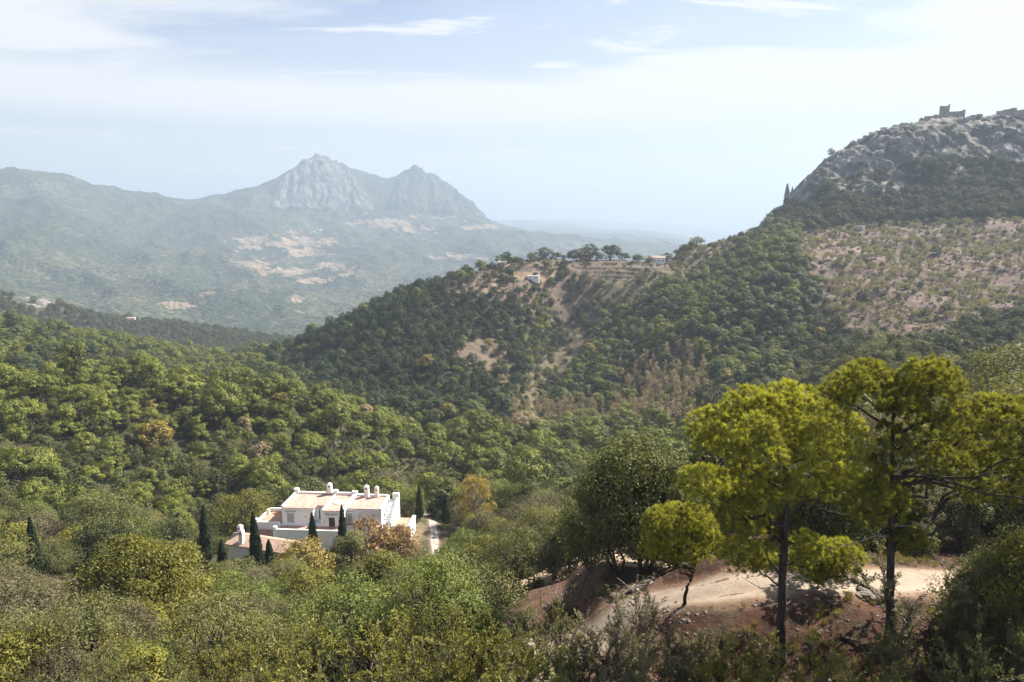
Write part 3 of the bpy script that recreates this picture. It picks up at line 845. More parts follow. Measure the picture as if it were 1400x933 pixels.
LEAF = {
    "pine": mat_leaf("pine_needles", [(0.1, (0.056, 0.062, 0.012)), (0.5, (0.128, 0.146, 0.022)), (0.9, (0.245, 0.258, 0.038))], 0.18),
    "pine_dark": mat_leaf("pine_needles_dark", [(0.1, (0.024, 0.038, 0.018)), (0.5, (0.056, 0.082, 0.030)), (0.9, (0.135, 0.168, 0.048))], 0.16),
    "pine_bright": mat_leaf("pine_needles_bright", [(0.1, (0.105, 0.100, 0.022)), (0.5, (0.265, 0.262, 0.042)), (0.9, (0.460, 0.445, 0.075))], 0.36, tcol=(1.2, 1.2, 0.5)),
    "oak": mat_leaf("oak_leaves", [(0.1, (0.034, 0.040, 0.016)), (0.5, (0.074, 0.083, 0.029)), (0.9, (0.150, 0.153, 0.055))], 0.14, 0.7, 0.12),
    "olive": mat_leaf("olive_leaves", [(0.1, (0.068, 0.072, 0.026)), (0.5, (0.132, 0.136, 0.048)), (0.9, (0.230, 0.226, 0.088))], 0.30, 0.65, 0.18),
    "grey": mat_leaf("grey_leaves", [(0.1, (0.078, 0.070, 0.038)), (0.5, (0.145, 0.130, 0.074)), (0.9, (0.260, 0.240, 0.155))], 0.30, 0.65, 0.18),
    "lentisk": mat_leaf("lentisk_leaves", [(0.1, (0.076, 0.078, 0.014)), (0.5, (0.165, 0.160, 0.028)), (0.9, (0.280, 0.258, 0.052))], 0.25, 0.6, 0.2),
    "fresh": mat_leaf("fresh_leaves", [(0.1, (0.060, 0.080, 0.018)), (0.5, (0.130, 0.160, 0.036)), (0.9, (0.230, 0.250, 0.066))], 0.24, 0.6, 0.2),
    "shade_oak": mat_leaf("broad_oak_leaves", [(0.1, (0.046, 0.054, 0.020)), (0.5, (0.105, 0.116, 0.040)), (0.9, (0.205, 0.205, 0.075))], 0.2, 0.7, 0.12),
    "oak_shaded": mat_leaf("oak_leaves_shaded", [(0.1, (0.022, 0.032, 0.017)), (0.5, (0.046, 0.064, 0.028)), (0.9, (0.095, 0.115, 0.045))], 0.14, 0.7, 0.12),  # oak leaves with the hill flank's shade put into their colour
    "gold": mat_leaf("golden_leaves", [(0.1, (0.15, 0.115, 0.028)), (0.5, (0.27, 0.210, 0.050)), (0.9, (0.40, 0.310, 0.090))], 0.25),
    "rust": mat_leaf("rusty_leaves", [(0.1, (0.16, 0.100, 0.045)), (0.5, (0.30, 0.190, 0.085)), (0.9, (0.42, 0.290, 0.150))], 0.25),
    "almond": mat_leaf("almond_leaves", [(0.1, (0.110, 0.110, 0.040)), (0.5, (0.200, 0.190, 0.070)), (0.9, (0.32, 0.285, 0.100))], 0.22),
    "tan": mat_leaf("dry_leaves", [(0.1, (0.16, 0.120, 0.064)), (0.5, (0.29, 0.225, 0.130)), (0.9, (0.41, 0.33, 0.205))], 0.20),
    "cypress": mat_leaf("cypress_leaves", [(0.1, (0.010, 0.018, 0.008)), (0.5, (0.022, 0.034, 0.014)), (0.9, (0.045, 0.060, 0.024))], 0.08, 0.8, 0.08),
    "palm": mat_leaf("palm_fronds", [(0.1, (0.06, 0.085, 0.02)), (0.5, (0.12, 0.15, 0.04)), (0.9, (0.24, 0.25, 0.08))], 0.2),
}
BARK = {
    "pine": mat_bark("pine_bark", (0.028, 0.022, 0.019), (0.060, 0.047, 0.040), (0.115, 0.092, 0.08), 7.0),
    "grey": mat_bark("grey_bark", (0.07, 0.06, 0.05), (0.14, 0.12, 0.10), (0.24, 0.21, 0.18), 9.0),
    "pale": mat_bark("weathered_wood", (0.17, 0.15, 0.13), (0.30, 0.27, 0.24), (0.44, 0.40, 0.36), 12.0),
}


# ------------------------------------------------------------------ plant shapes
def unit(v):
    return v / np.maximum(np.linalg.norm(v, axis=-1, keepdims=True), 1e-9)


def leaf_quads(P, Nrm, L, W, r, along=None, fold=0.15):
    """One rhombus per leaf: centres P, normals, lengths, widths."""
    n = len(P)
    Nrm = unit(Nrm)
    t = r.normal(size=(n, 3)) if along is None else along + 0.0
    t = unit(t - (t * Nrm).sum(1, keepdims=True) * Nrm)
    b = np.cross(Nrm, t)
    L = np.broadcast_to(L, (n,))[:, None]; W = np.broadcast_to(W, (n,))[:, None]
    f = Nrm * W * fold
    V = np.stack([P - t * L / 2, P + b * W / 2 + f, P + t * L / 2, P - b * W / 2 + f], 1).reshape(-1, 3)
    return V


class Plant:
    """Collects bark tubes (slot 0) and leaves (slot 1), kept apart so that they can be one mesh or two parts."""

    def __init__(self):
        self.bv, self.bf, self.lv, self.lt = [], [], [], []
        self.nb = 0

    def tube(self, pts, rad, k=6):
        pts = np.asarray(pts, float); n = len(pts)
        rad = np.broadcast_to(np.asarray(rad, float), (n,))
        T = unit(np.gradient(pts, axis=0))
        ref = np.where(np.abs(T[:, 2:3]) > 0.9, np.array([[1.0, 0, 0]]), np.array([[0, 0, 1.0]]))
        a = unit(np.cross(T, ref)); b = np.cross(T, a)
        th = np.linspace(0, 2 * math.pi, k, endpoint=False)
        ring = pts[:, None] + rad[:, None, None] * (np.cos(th)[None, :, None] * a[:, None] + np.sin(th)[None, :, None] * b[:, None])
        idx = self.nb + np.arange(n * k).reshape(n, k)
        nx = np.roll(idx, -1, 1)
        self.bv.append(ring.reshape(-1, 3))
        self.bf.append(np.stack([idx[:-1], nx[:-1], nx[1:], idx[1:]], -1).reshape(-1, 4))
        self.nb += n * k

    def limb(self, p0, p1, r0, r1, bend=0.15, n=6, k=5, r=None, sag=0.0):
        p0, p1 = np.asarray(p0, float), np.asarray(p1, float)
        t = np.linspace(0, 1, n)[:, None]
        d = p1 - p0; ln = np.linalg.norm(d)
        off = (r.normal(size=3) * bend * ln) if r is not None else np.zeros(3)
        off[2] += sag * ln
        wig = (r.normal(size=(n, 3)) * 0.03 * ln * np.sin(math.pi * t)) if r is not None else 0
        pts = p0 + d * t + off * (t * (1 - t)) * 2 + wig
        self.tube(pts, r0 + (r1 - r0) * t[:, 0], k)
        return pts

    def leaves(self, P, Nrm, L, W, tint, r, along=None):
        if len(P) == 0: return
        self.lv.append(leaf_quads(P, Nrm, L, W, r, along))
        self.lt.append(np.broadcast_to(tint, (len(P),)))

    def clump(self, c, rad, n, L, W, r, jitter=0.6, up=0.35, hollow=0.45, squash=0.8, tint0=0.5, low=-0.5, cc=None, cw=0.6):
        d = unit(r.normal(size=(n * 2, 3)))
        d = d[d[:, 2] > low + r.uniform(-0.3, 0.3, len(d))][:n]
        s = hollow + (1 - hollow) * r.uniform(0, 1, len(d)) ** 0.6
        P = c + d * (s * rad)[:, None] * np.array([1, 1, squash])
        dd = d if cc is None else d * (1 - cw) + unit(P - cc) * cw
        nr = dd * (1 - jitter) + r.normal(size=d.shape) * jitter * 0.6 + np.array([0, 0, up])
        self.leaves(P, nr, L * r.uniform(0.5, 1.5, len(d)), W * r.uniform(0.6, 1.4, len(d)), np.clip(tint0 + r.normal(0, 0.16, len(d)), 0, 1), r)

    def bark_arrays(self):
        return (np.concatenate(self.bv), np.concatenate(self.bf)) if self.bv else (np.zeros((0, 3)), np.zeros((0, 4), int))

    def meshes(self, name, bark, leaf):
        """(whole, trunk, crown) meshes."""
        bv, bf = self.bark_arrays()
        lv = np.concatenate(self.lv) if self.lv else np.zeros((0, 3))
        lf = np.arange(len(lv)).reshape(-1, 4)
        lt = np.concatenate(self.lt) if self.lt else np.zeros(0)
        V = np.concatenate([bv, lv]); F = np.concatenate([bf, lf + len(bv)])
        whole = quad_mesh(name, V, F, np.r_[np.zeros(len(bf), int), np.ones(len(lf), int)], np.r_[np.full(len(bf), 0.5), lt])
        whole.materials.append(BARK[bark]); whole.materials.append(LEAF[leaf])
        trunk = crown = None
        if len(bv):
            trunk = quad_mesh(name + "_trunk", bv, bf); trunk.materials.append(BARK[bark])
        if len(lv):
            crown = quad_mesh(name + "_crown", lv, lf, None, lt); crown.materials.append(LEAF[leaf])
        return whole, trunk, crown


def dome_points(n, r, R, H, z0, umbrella=0.0, dmin=0.6):
    """Spread clump centres over and inside a crown R wide and H high that starts at z0."""
    out = []
    tries = 0
    while len(out) < n and tries < n * 60:
        tries += 1
        a = r.uniform(0, 2 * math.pi); t = r.uniform(0, 1)
        zz = t ** 0.8
        prof = math.sqrt(max(0.0, 1 - (zz - 0.28) ** 2 / (0.55 if zz > 0.28 else 0.16)))
        rr = R * prof * r.uniform(0.25, 1.0) ** 0.5
        p = np.array([rr * math.cos(a), rr * math.sin(a), z0 + zz * H])
        if all(np.linalg.norm(p - q) > dmin for q in out):
            out.append(p)
    return np.array(out)


def make_pine(seed, H=9.0, R=3.6, clumps=26, per=60, L=0.55, W=0.20, crad=1.15, trunk_h=0.45):
    r = np.random.default_rng(seed); p = Plant()
    z0 = H * trunk_h
    lean = r.normal(0, 0.25, 2)
    top = np.array([lean[0], lean[1], H * 0.86])
    tr = p.limb((0, 0, -0.6), top, 0.22, 0.06, 0.03, 8, 6, r)
    C = dome_points(clumps, r, R * r.uniform(0.9, 1.1), H * (1 - trunk_h) - crad * 0.6, z0 + crad * 0.3, dmin=crad * 0.75)
    C[:, :2] += lean * 0.7
    for i, c in enumerate(C):
        if True:
            a = tr[min(len(tr) - 2, 3 + int(r.integers(0, 4)))]
            p.limb(a, c, 0.07, 0.025, 0.1, 4, 4, r)
        p.clump(c, crad * r.uniform(0.8, 1.2), int(per * r.uniform(0.8, 1.2)), L, W, r, 0.28, 0.10, 0.55, 0.74, r.uniform(0.3, 0.7), -0.45, np.array([lean[0], lean[1], z0 + 0.3 * (H - z0)]), 0.5)
    return p


def make_round(seed, H=6.5, R=3.0, clumps=34, per=60, L=0.4, W=0.22, crad=1.0, base=0.12, stems=3, hollow=0.4, jitter=0.36):
    r = np.random.default_rng(seed); p = Plant()
    z0 = H * base
    C = dome_points(clumps, r, R, H - z0 - crad * 0.7, z0 + crad * 0.35, dmin=crad * 0.6)
    C += r.normal(0, 0.22 * min(1.5, crad), C.shape) * np.array([1, 1, 0.8])
    st = []
    for s in range(stems):
        a = r.uniform(0, 6.28)
        st.append(p.limb((0.15 * math.cos(a), 0.15 * math.sin(a), -0.5), (R * 0.4 * math.cos(a), R * 0.4 * math.sin(a), H * 0.6), 0.16, 0.05, 0.15, 6, 5, r))
    for i, c in enumerate(C):
        if True:
            s = st[i % stems]
            p.limb(s[3 if c[2] > H * 0.4 else 2], c, 0.05, 0.015, 0.12, 4, 4, r)
        p.clump(c, crad * r.uniform(0.5, 1.4), int(per * r.uniform(0.7, 1.3)), L, W, r, jitter, 0.08, hollow, 0.85, r.uniform(0.3, 0.7), -0.75, np.array([0, 0, H * 0.42]), 0.5)
    return p


def make_poplar(seed, H=8.0, R=1.3):
    r = np.random.default_rng(seed); p = Plant()
    p.limb((0, 0, -0.5), (r.normal(0, .2), r.normal(0, .2), H * 0.93), 0.14, 0.02, 0.03, 8, 5, r)
    for i in range(26):
        t = r.uniform(0.14, 0.97)
        rr = R * (0.35 + 0.9 * math.sin(math.pi * min(1, t * 0.95)) ** 0.8) * r.uniform(0.3, 1)
        a = r.uniform(0, 6.28)
        c = np.array([rr * math.cos(a), rr * math.sin(a), H * t])
        p.limb((0, 0, max(0.3, H * t - rr * 1.2)), c, 0.035, 0.012, 0.08, 4, 4, r)
        p.clump(c, r.uniform(0.5, 0.85), 34, 0.34, 0.2, r, 0.7, 0.2, 0.2, 1.25, r.uniform(0.25, 0.75), -0.9)
    return p


def make_cypress(seed, H=10.0, R=1.15):
    r = np.random.default_rng(seed); p = Plant()
    p.limb((0, 0, -0.5), (0, 0, H * 0.9), 0.16, 0.03, 0.0, 6, 6, r)
    n = 5200
    t = r.uniform(0.03, 1, n) ** 0.85
    a = r.uniform(0, 6.28, n)
    prof = R * np.minimum(1, (t / 0.16) ** 0.6) * np.clip(1 - t, 0, 1) ** 0.62 * 1.15
    lump = 1 + 0.34 * perlin(a * 2.2 + 7 * seed, t * 13.0, 5 + seed) + 0.12 * perlin(a * 5, t * 30, 15 + seed)
    rr = prof * lump * (1 - 0.3 * r.uniform(0, 1, n) ** 2)
    P = np.stack([rr * np.cos(a), rr * np.sin(a), H * t], 1)
    nr = np.stack([np.cos(a), np.sin(a), 0.35 * np.ones(n)], 1) + r.normal(0, 0.35, (n, 3))
    al = np.stack([0.25 * np.cos(a), 0.25 * np.sin(a), np.ones(n)], 1) + r.normal(0, 0.25, (n, 3))
    p.leaves(P, nr, 0.55 * r.uniform(0.6, 1.3, n), 0.16, np.clip(0.5 + r.normal(0, 0.2, n), 0, 1), r, al)
    return p


def make_sprigs(seed, H=2.6, R=1.7, stems=14, twigs=16, per=22, L=0.10, W=0.032, bare=0.25, spread=1.0):
    """A many-stemmed bush of leafy shoots: stems, side twigs, leaves in pairs along them."""
    r = np.random.default_rng(seed); p = Plant()
    LP, LN, LA, LT = [], [], [], []
    for s in range(stems):
        a = r.uniform(0, 6.28); f = r.uniform(0.15, 1) ** 0.6
        tip = np.array([R * f * math.cos(a) * spread, R * f * math.sin(a) * spread, H * r.uniform(0.65, 1.05) * math.sqrt(1 - 0.62 * f * f)])
        b0 = np.array([0.18 * math.cos(a), 0.18 * math.sin(a), -0.3])
        pts = p.limb(b0, tip, 0.035, 0.008, 0.14, 8, 5, r)
        ht = r.uniform(0.3, 0.7)
        for w in range(twigs):
            t = bare + (1 - bare) * r.uniform(0, 1)
            i = min(6, int(t * 7)); q = pts[i] + (pts[i + 1] - pts[i]) * (t * 7 - i)
            d = unit(pts[i + 1] - pts[i]) * 0.7 + r.normal(0, 0.55, 3) + np.array([0, 0, 0.45])
            d = unit(d); ln = r.uniform(0.28, 0.62) * (H / 2.6) ** 0.5
            e = q + d * ln
            p.tube([q, q + d * ln * 0.5 + r.normal(0, 0.02, 3), e], [0.008, 0.006, 0.003], 3)
            k = int(per * r.uniform(0.7, 1.3))
            tt = r.uniform(0.12, 1.04, k)
            side = r.normal(size=(k, 3)); side = unit(side - (side @ d)[:, None] * d)
            al = unit(side * 0.8 + d * 0.75)
            P = q + d * (tt * ln)[:, None] + al * L * 0.5
            nr = unit(np.cross(al, r.normal(size=(k, 3)))) + np.array([0, 0, 0.55])
            LP.append(P); LN.append(nr); LA.append(al); LT.append(np.clip(ht + r.normal(0, 0.15, k), 0, 1))
    P = np.concatenate(LP)
    p.leaves(P, np.concatenate(LN), L * r.uniform(0.7, 1.25, len(P)), W * r.uniform(0.75, 1.25, len(P)), np.concatenate(LT), r, np.concatenate(LA))
    return p


PROTO = {}


def proto(key, plant, bark, leaf, H, R):
    w, t, c = plant.meshes(key, bark, leaf)
    PROTO.setdefault(key, []).append({"whole": w, "trunk": t, "crown": c, "H": H, "R": R})


for i in range(8):
    h, rr = (8.6, 9.4, 8.0, 9.8, 8.8, 11.2, 7.4, 9.0)[i], (3.6, 3.9, 3.3, 3.8, 4.1, 3.0, 4.3, 2.7)[i]
    proto("pine", make_pine(100 + i, h, rr, (30, 34, 26, 30, 38, 28, 32, 18)[i], 80, 0.46, 0.20, 1.05), "pine", "pine", h, rr)
for i in range(4):
    h, rr = (6.2, 7.0, 5.6, 6.6)[i], (3.0, 3.3, 2.8, 3.5)[i]
    proto("oak", make_round(200 + i, h, rr, 38, 58, 0.42, 0.24, 1.0), "grey", "oak", h, rr)
for i in range(4):
    h, rr = (6.6, 7.6, 5.8, 7.0)[i], (2.9, 3.2, 2.7, 3.3)[i]
    proto("oak_shaded", make_round(250 + i, h, rr, 34, 60, 0.42, 0.24, 1.05), "grey", "oak_shaded", h, rr)
for i in range(4):
    h, rr = (4.6, 5.2, 4.2, 4.8)[i], (2.4, 2.6, 2.2, 2.7)[i]
    proto("olive", make_round(300 + i, h, rr, 34, 62, 0.34, 0.12, 0.85, 0.15, 3, 0.45, 0.45), "grey", "olive", h, rr)
for i in range(3):
    h, rr = (2.2, 1.8, 2.5)[i], (1.6, 1.5, 1.8)[i]
    proto("shrub", make_round(400 + i, h, rr, 14, 46, 0.30, 0.17, 0.7, 0.05, 2, 0.45, 0.4), "grey", "oak", h, rr)
for i in range(3):
    h, rr = (3.6, 4.0, 3.3)[i], (2.0, 2.2, 1.8)[i]
    proto("almond", make_round(500 + i, h, rr, 18, 30, 0.32, 0.18, 0.75, 0.32, 2, 0.35, 0.5), "grey", "almond", h, rr)
for i in range(3):
    proto("poplar", make_poplar(600 + i, 8.0 + i, 1.3 + 0.15 * i), "pale", "tan", 8.0 + i, 1.4)
for i in range(3):
    proto("cypress", make_cypress(700 + i, 10.0, 1.15), "grey", "cypress", 10.0, 1.15)
# finer ones for the trees close by
for i in range(5):
    h, rr = (4.9, 5.4, 4.4, 5.0, 5.6)[i], (2.5, 2.7, 2.3, 2.9, 2.6)[i]
    proto("olive_near", make_round(310 + i, h, rr, 62, 150, 0.19, 0.060, 0.78, 0.12, 4, 0.35, 0.5), "grey", "olive", h, rr)
for i in range(3):
    h, rr = (6.4, 7.0, 5.8)[i], (3.2, 3.5, 3.0)[i]
    proto("oak_near", make_round(210 + i, h, rr, 70, 160, 0.24, 0.13, 0.92, 0.14, 4, 0.45, 0.42), "grey", "oak", h, rr)
for i in range(4):
    h, rr = (3.8, 4.4, 3.4, 4.8)[i], (2.2, 2.5, 2.0, 2.3)[i]
    proto("lentisk_near", make_round(330 + i, h, rr, 56, 120, 0.21, 0.11, 0.72, 0.06, 4, 0.4, 0.45), "grey", "lentisk", h, rr)
for i in range(3):
    h, rr = (5.2, 6.0, 4.6)[i], (2.4, 2.6, 2.2)[i]
    proto("pine_near", make_pine(110 + i, h, rr, 40, 210, 0.34, 0.05, 0.75, 0.3), "pine", "pine", h, rr)
for i in range(4):
    h, rr = (2.8, 3.2, 2.4, 3.0)[i], (1.9, 2.1, 1.7, 2.2)[i]
    proto("bush", make_sprigs(800 + i, h, rr, 22, 22, 30, 0.085, 0.030, 0.3), "grey", "olive", h, rr)


# ------------------------------------------------------------------ where the trees grow
POPLARS = [[(838, 505), (900, 490), (935, 474), (962, 500), (972, 545), (968, 578), (900, 572), (858, 545)], [(690, 566), (760, 560), (850, 556), (940, 560), (950, 592), (850, 590), (760, 585), (700, 580)]]
PINE_HUMP = [(868, 400), (925, 372), (985, 352), (1040, 335), (1085, 325), (1112, 360), (1120, 420), (1110, 470), (1060, 520), (980, 530), (900, 500), (800, 540), (740, 520), (760, 470), (810, 440)]
FARHOUSES = [(898, 345), (795, 338), (728, 380), (768, 346)]


def candidates(sp, d0, d1, jit=0.42):
    X = math.sin(AZ[-1]) * d1
    xs = np.arange(-X, X, sp); ys = np.arange(0, d1, sp * 0.9)
    gx, gy = np.meshgrid(xs, ys)
    gx = gx + (np.arange(len(ys)) % 2)[:, None] * sp * 0.5
    gx = gx + rng.uniform(-jit, jit, gx.shape) * sp; gy = gy + rng.uniform(-jit, jit, gy.shape) * sp
    gx, gy = gx.ravel(), gy.ravel()
    D = np.hypot(gx, gy); az = np.arctan2(gx, gy)
    k = (D > d0) & (D < d1) & (np.abs(az) < math.radians(52))
    return gx[k], gy[k], D[k]


def track_clear(x, y, m=0.6):
    ok = np.ones(len(x), bool)
    for nm, C, w, lab in track_world:
        for c in C[::3]:
            ok &= np.hypot(x - c[0], y - c[1]) > w * 0.5 + m
    return ok


trees = []            # dicts: key, x, y, z, scale, H, R, leaf


def add_trees(key, x, y, s, leaf=None, keep=None):
    ids = rng.integers(0, len(PROTO[key]), len(x))
    z = ground(x, y)
    for i in range(len(x)):
        pr = PROTO[key][ids[i]]
        trees.append({"key": key, "v": int(ids[i]), "x": float(x[i]), "y": float(y[i]), "z": float(z[i]) - 0.15, "s": float(s[i]),
                      "H": pr["H"] * s[i], "R": pr["R"] * s[i], "leaf": leaf[i] if leaf is not None else None, "rot": float(rng.uniform(0, 6.28))})


def villa_clear(x, y, m=1.0):
    c, s = math.cos(-VR), math.sin(-VR)
    dx, dy = x - VILLA[0], y - VILLA[1]
    lx, ly = c * dx - s * dy, s * dx + c * dy
    return ~((((lx > -19 - m) & (lx < 17 + m) & (ly > -4.5 - m) & (ly < 9.5 + m))) | ((lx > -27) & (lx < -8) & (ly > -30) & (ly < -14) & (m > 0)))


# --- beyond 330 m: the hill across the valley, the castle mountain, the ridges on the left
x, y, D = candidates(6.3, 335, 780)
z = ground(x, y); u, v, _d = project(np.stack([x, y, z], 1))
wv = fbm(x / 26, y / 26, 401, 3); wf = fbm(x / 9, y / 9, 405, 2)
rock = np.zeros(len(x))
ii = np.clip(((np.arctan2(x, y) - AZ[0]) / (AZ[1] - AZ[0])).astype(int), 0, len(AZ) - 1)
jj = np.clip(np.searchsorted(DN, D), 0, len(DN) - 1)
rock = rockmask[ii, jj]
slope_open = in_poly(u, v, RIGHT_SLOPE)
clear_open = in_poly(u, v, HILL_CLEAR) | in_poly(u, v, LOW_CLEAR)
terr_open = in_poly(u, v, [(765, 348), (900, 346), (928, 354), (915, 372), (840, 385), (790, 372)])
pop = in_poly(u, v, POPLARS[0]) | in_poly(u, v, POPLARS[1])
hump = in_poly(u, v, PINE_HUMP)
rnd = rng.uniform(0, 1, len(x))
mtn = (u > 1060) & (v < 312) & ~slope_open
left = u < 352
house_ok = np.ones(len(x), bool)
for hu, hv in FARHOUSES:
    house_ok &= ~((np.abs(u - hu) < 20) & (v > hv - 2) & (v < hv + 16))
kind = np.full(len(x), "", dtype=object)
forest = ~slope_open & ~clear_open & ~terr_open & ~mtn
kind[forest & (wv > -0.15)] = "pine"
kind[forest & (wv <= -0.15)] = "oak"
kind[forest & (rnd < 0.16)] = "oak"
kind[forest & (wv < -0.5) & (rnd > 0.6)] = "shrub"
kind[forest & ~hump & (v > 395) & (u > 700) & (wf > 0.35)] = "olive"
kind[forest & hump] = np.where(rnd[forest & hump] < 0.95, "pine", "oak")
kind[forest & left & (v < 470) & (rnd < 0.5)] = "oak"
band = forest & (u > 1100) & (v > 425)
kind[band] = np.where(rnd[band] < 0.55, "oak", np.where(rnd[band] < 0.75, "olive", "shrub"))
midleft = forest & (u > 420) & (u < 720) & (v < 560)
kind[midleft & (rnd > 0.22)] = "oak_shaded"  # shade over the hill's left flank comes from darker leaf colour
kind[forest & (u >= 340) & (u <= 420) & (rnd > 0.5)] = "oak_shaded"
kind[clear_open & (wf > 0.1) & (rnd < 0.55)] = "oak"
kind[clear_open & (wf < -0.15) & (rnd < 0.55)] = "shrub"
kind[clear_open & (rnd > 0.93)] = "pine"
lightp = in_poly(u, v, LIGHT_PART)
kind[lightp] = np.where(rnd[lightp] < 0.34, "olive", np.where(rnd[lightp] < 0.5, "almond", np.where(rnd[lightp] < 0.62, "oak", np.where(rnd[lightp] < 0.72, "shrub", ""))))
kind[terr_open] = ""
kind[slope_open & (rnd < np.where(fbm(x / 38, y / 38, 441, 2) > -0.05, 0.82, 0.25))] = "almond"
kind[slope_open & (wf > 0.62) & (rnd < 0.5)] = "oak"
kind[slope_open & (rnd > 0.9)] = "shrub"
kind[mtn & (rock < 0.3)] = np.where(rnd[mtn & (rock < 0.3)] < 0.75, "oak", "shrub")
kind[mtn & (rock >= 0.3)] = np.where((rnd[mtn & (rock >= 0.3)] < 0.5) & (v[mtn & (rock >= 0.3)] > 185), "shrub", "")
kind[pop & (D < 480) & (rnd < 0.8)] = "poplar"
kind[~house_ok] = ""
for key in ("pine", "oak", "oak_shaded", "olive", "shrub", "almond", "poplar"):
    k = kind == key
    base = {"oak_shaded": 0.9, "pine": 0.92, "oak": 0.92, "olive": 1.0, "shrub": 1.3, "almond": 1.2, "poplar": 1.05}[key]
    base = base * np.where(mtn[k] & (rock[k] < 0.3), 1.3, 1.0)
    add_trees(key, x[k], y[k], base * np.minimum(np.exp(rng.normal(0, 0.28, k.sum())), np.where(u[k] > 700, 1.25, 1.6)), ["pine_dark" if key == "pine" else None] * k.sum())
# low scrub between the trees of the open slopes
x, y, D = candidates(4.2, 380, 760)
u, v, _d = project(np.stack([x, y, ground(x, y)], 1))
k = (in_poly(u, v, RIGHT_SLOPE) | in_poly(u, v, HILL_CLEAR)) & (rng.uniform(0, 1, len(x)) < 0.34)
add_trees("shrub", x[k], y[k], 0.55 * np.exp(rng.normal(0, 0.3, k.sum())), [None] * k.sum())

# --- 780 m to 1700 m: the farther ridges on the left
x, y, D = candidates(9.5, 785, 1680)
u, v, _d = project(np.stack([x, y, ground(x, y)], 1))
rnd = rng.uniform(0, 1, len(x))
ii = np.clip(((np.arctan2(x, y) - AZ[0]) / (AZ[1] - AZ[0])).astype(int), 0, len(AZ) - 1)
jj = np.clip(np.searchsorted(DN, D), 0, len(DN) - 1)
k = (u < 480) & (D > 900) & (rockmask[ii, jj] < 0.35)
add_trees("oak", x[k], y[k], 1.25 * np.exp(rng.normal(0, 0.2, k.sum())))
x, y, D = candidates(6.6, 785, 1000)
u, v, _d = project(np.stack([x, y, ground(x, y)], 1))
rnd = rng.uniform(0, 1, len(x))
ii = np.clip(((np.arctan2(x, y) - AZ[0]) / (AZ[1] - AZ[0])).astype(int), 0, len(AZ) - 1)
jj = np.clip(np.searchsorted(DN, D), 0, len(DN) - 1)
k = (u > 940) & (((rockmask[ii, jj] < 0.35) & (rnd < 0.95)) | ((rockmask[ii, jj] >= 0.35) & (rnd < 0.03)))
add_trees("oak", x[k], y[k], 0.95 * np.exp(rng.normal(0, 0.28, k.sum())))

# --- 165 m to 335 m: pine ridge behind the villa, valley floor
x, y, D = candidates(5.5, 165, 335)
z = ground(x, y); u, v, _d = project(np.stack([x, y, z], 1))
wv = fbm(x / 30, y / 30, 421, 3); rnd = rng.uniform(0, 1, len(x))
kind = np.full(len(x), "", dtype=object)
ridge = (u < 640) & (v < 640)
kind[:] = np.where(rnd < 0.5, "oak", np.where(rnd < 0.8, "olive", "pine"))
kind[ridge] = np.where(rnd[ridge] < 0.86, "pine", "oak")
low = (u < 640) & (v >= 615)
kind[low] = np.where(rnd[low] < 0.45, "oak", np.where(rnd[low] < 0.72, "olive", "pine"))
mid2 = (u >= 560) & (u < 960) & (v < 660)
kind[mid2] = np.where(rnd[mid2] < 0.72, "pine", "oak")
kind[(u > 960)] = np.where(rnd[u > 960] < 0.5, "oak", np.where(rnd[u > 960] < 0.8, "olive", "almond"))
kind[in_poly(u, v, POPLARS[1]) & (rnd < 0.6)] = "poplar"
ok = villa_clear(x, y, 2.0) & track_clear(x, y)
for key in ("pine", "oak", "olive", "almond", "poplar"):
    k = (kind == key) & ok
    base = {"pine": 0.80, "oak": 0.80, "olive": 0.95, "almond": 1.1, "poplar": 0.95}[key]
    add_trees(key, x[k], y[k], base * np.exp(rng.normal(0, 0.28, k.sum())))
x, y, D = candidates(3.6, 165, 335)
k = (rng.uniform(0, 1, len(x)) < 0.3) & villa_clear(x, y, 1.5) & track_clear(x, y)
add_trees("shrub", x[k], y[k], 0.8 * np.exp(rng.normal(0, 0.25, k.sum())))

# --- 62 m to 165 m: olives and evergreen scrub round the villa
x, y, D = candidates(6.2, 60, 165)
z = ground(x, y); u, v, _d = project(np.stack([x, y, z], 1))
rnd = rng.uniform(0, 1, len(x)); wv = fbm(x / 16, y / 16, 431, 3)
front = (u > 255) & (u < 580) & (v > 735) & (v < 800)        # low planting in front of the white walls
ok = villa_clear(x, y, 1.2) & track_clear(x, y, 1.0) & (D < 165)
ok &= ~((u > 690) & (v > 765) & (v < 815) & (D < 75))
k = ok & (rnd < 0.42)
lf = np.where(rng.uniform(0, 1, len(x)) < 0.28, "grey", np.where(rng.uniform(0, 1, len(x)) < 0.4, "fresh", "olive")).astype(object)
add_trees("olive_near", x[k], y[k], np.where(front[k], 0.6, 1.35) * np.exp(rng.normal(0, 0.22, k.sum())), list(lf[k]))
k = ok & (rnd >= 0.42) & (rnd < 0.72)
lf = np.where(rng.uniform(0, 1, len(x)) < 0.7, "lentisk", "oak").astype(object)
add_trees("lentisk_near", x[k], y[k], np.where(front[k], 0.6, 1.35) * np.exp(rng.normal(0, 0.18, k.sum())), list(lf[k]))
k = ok & (rnd >= 0.72) & (rnd < 0.86) & ~front
add_trees("oak_near", x[k], y[k], 0.86 * np.exp(rng.normal(0, 0.222, k.sum())), [None] * k.sum())
k = ok & (rnd >= 0.86) & (rnd < 0.93) & ~front & (u > 560)
add_trees("pine_near", x[k], y[k], 1.25 * np.exp(rng.normal(0, 0.22, k.sum())), [None] * k.sum())
x, y, D = candidates(3.0, 60, 165)
k = (rng.uniform(0, 1, len(x)) < 0.22) & villa_clear(x, y, 0.6) & track_clear(x, y)
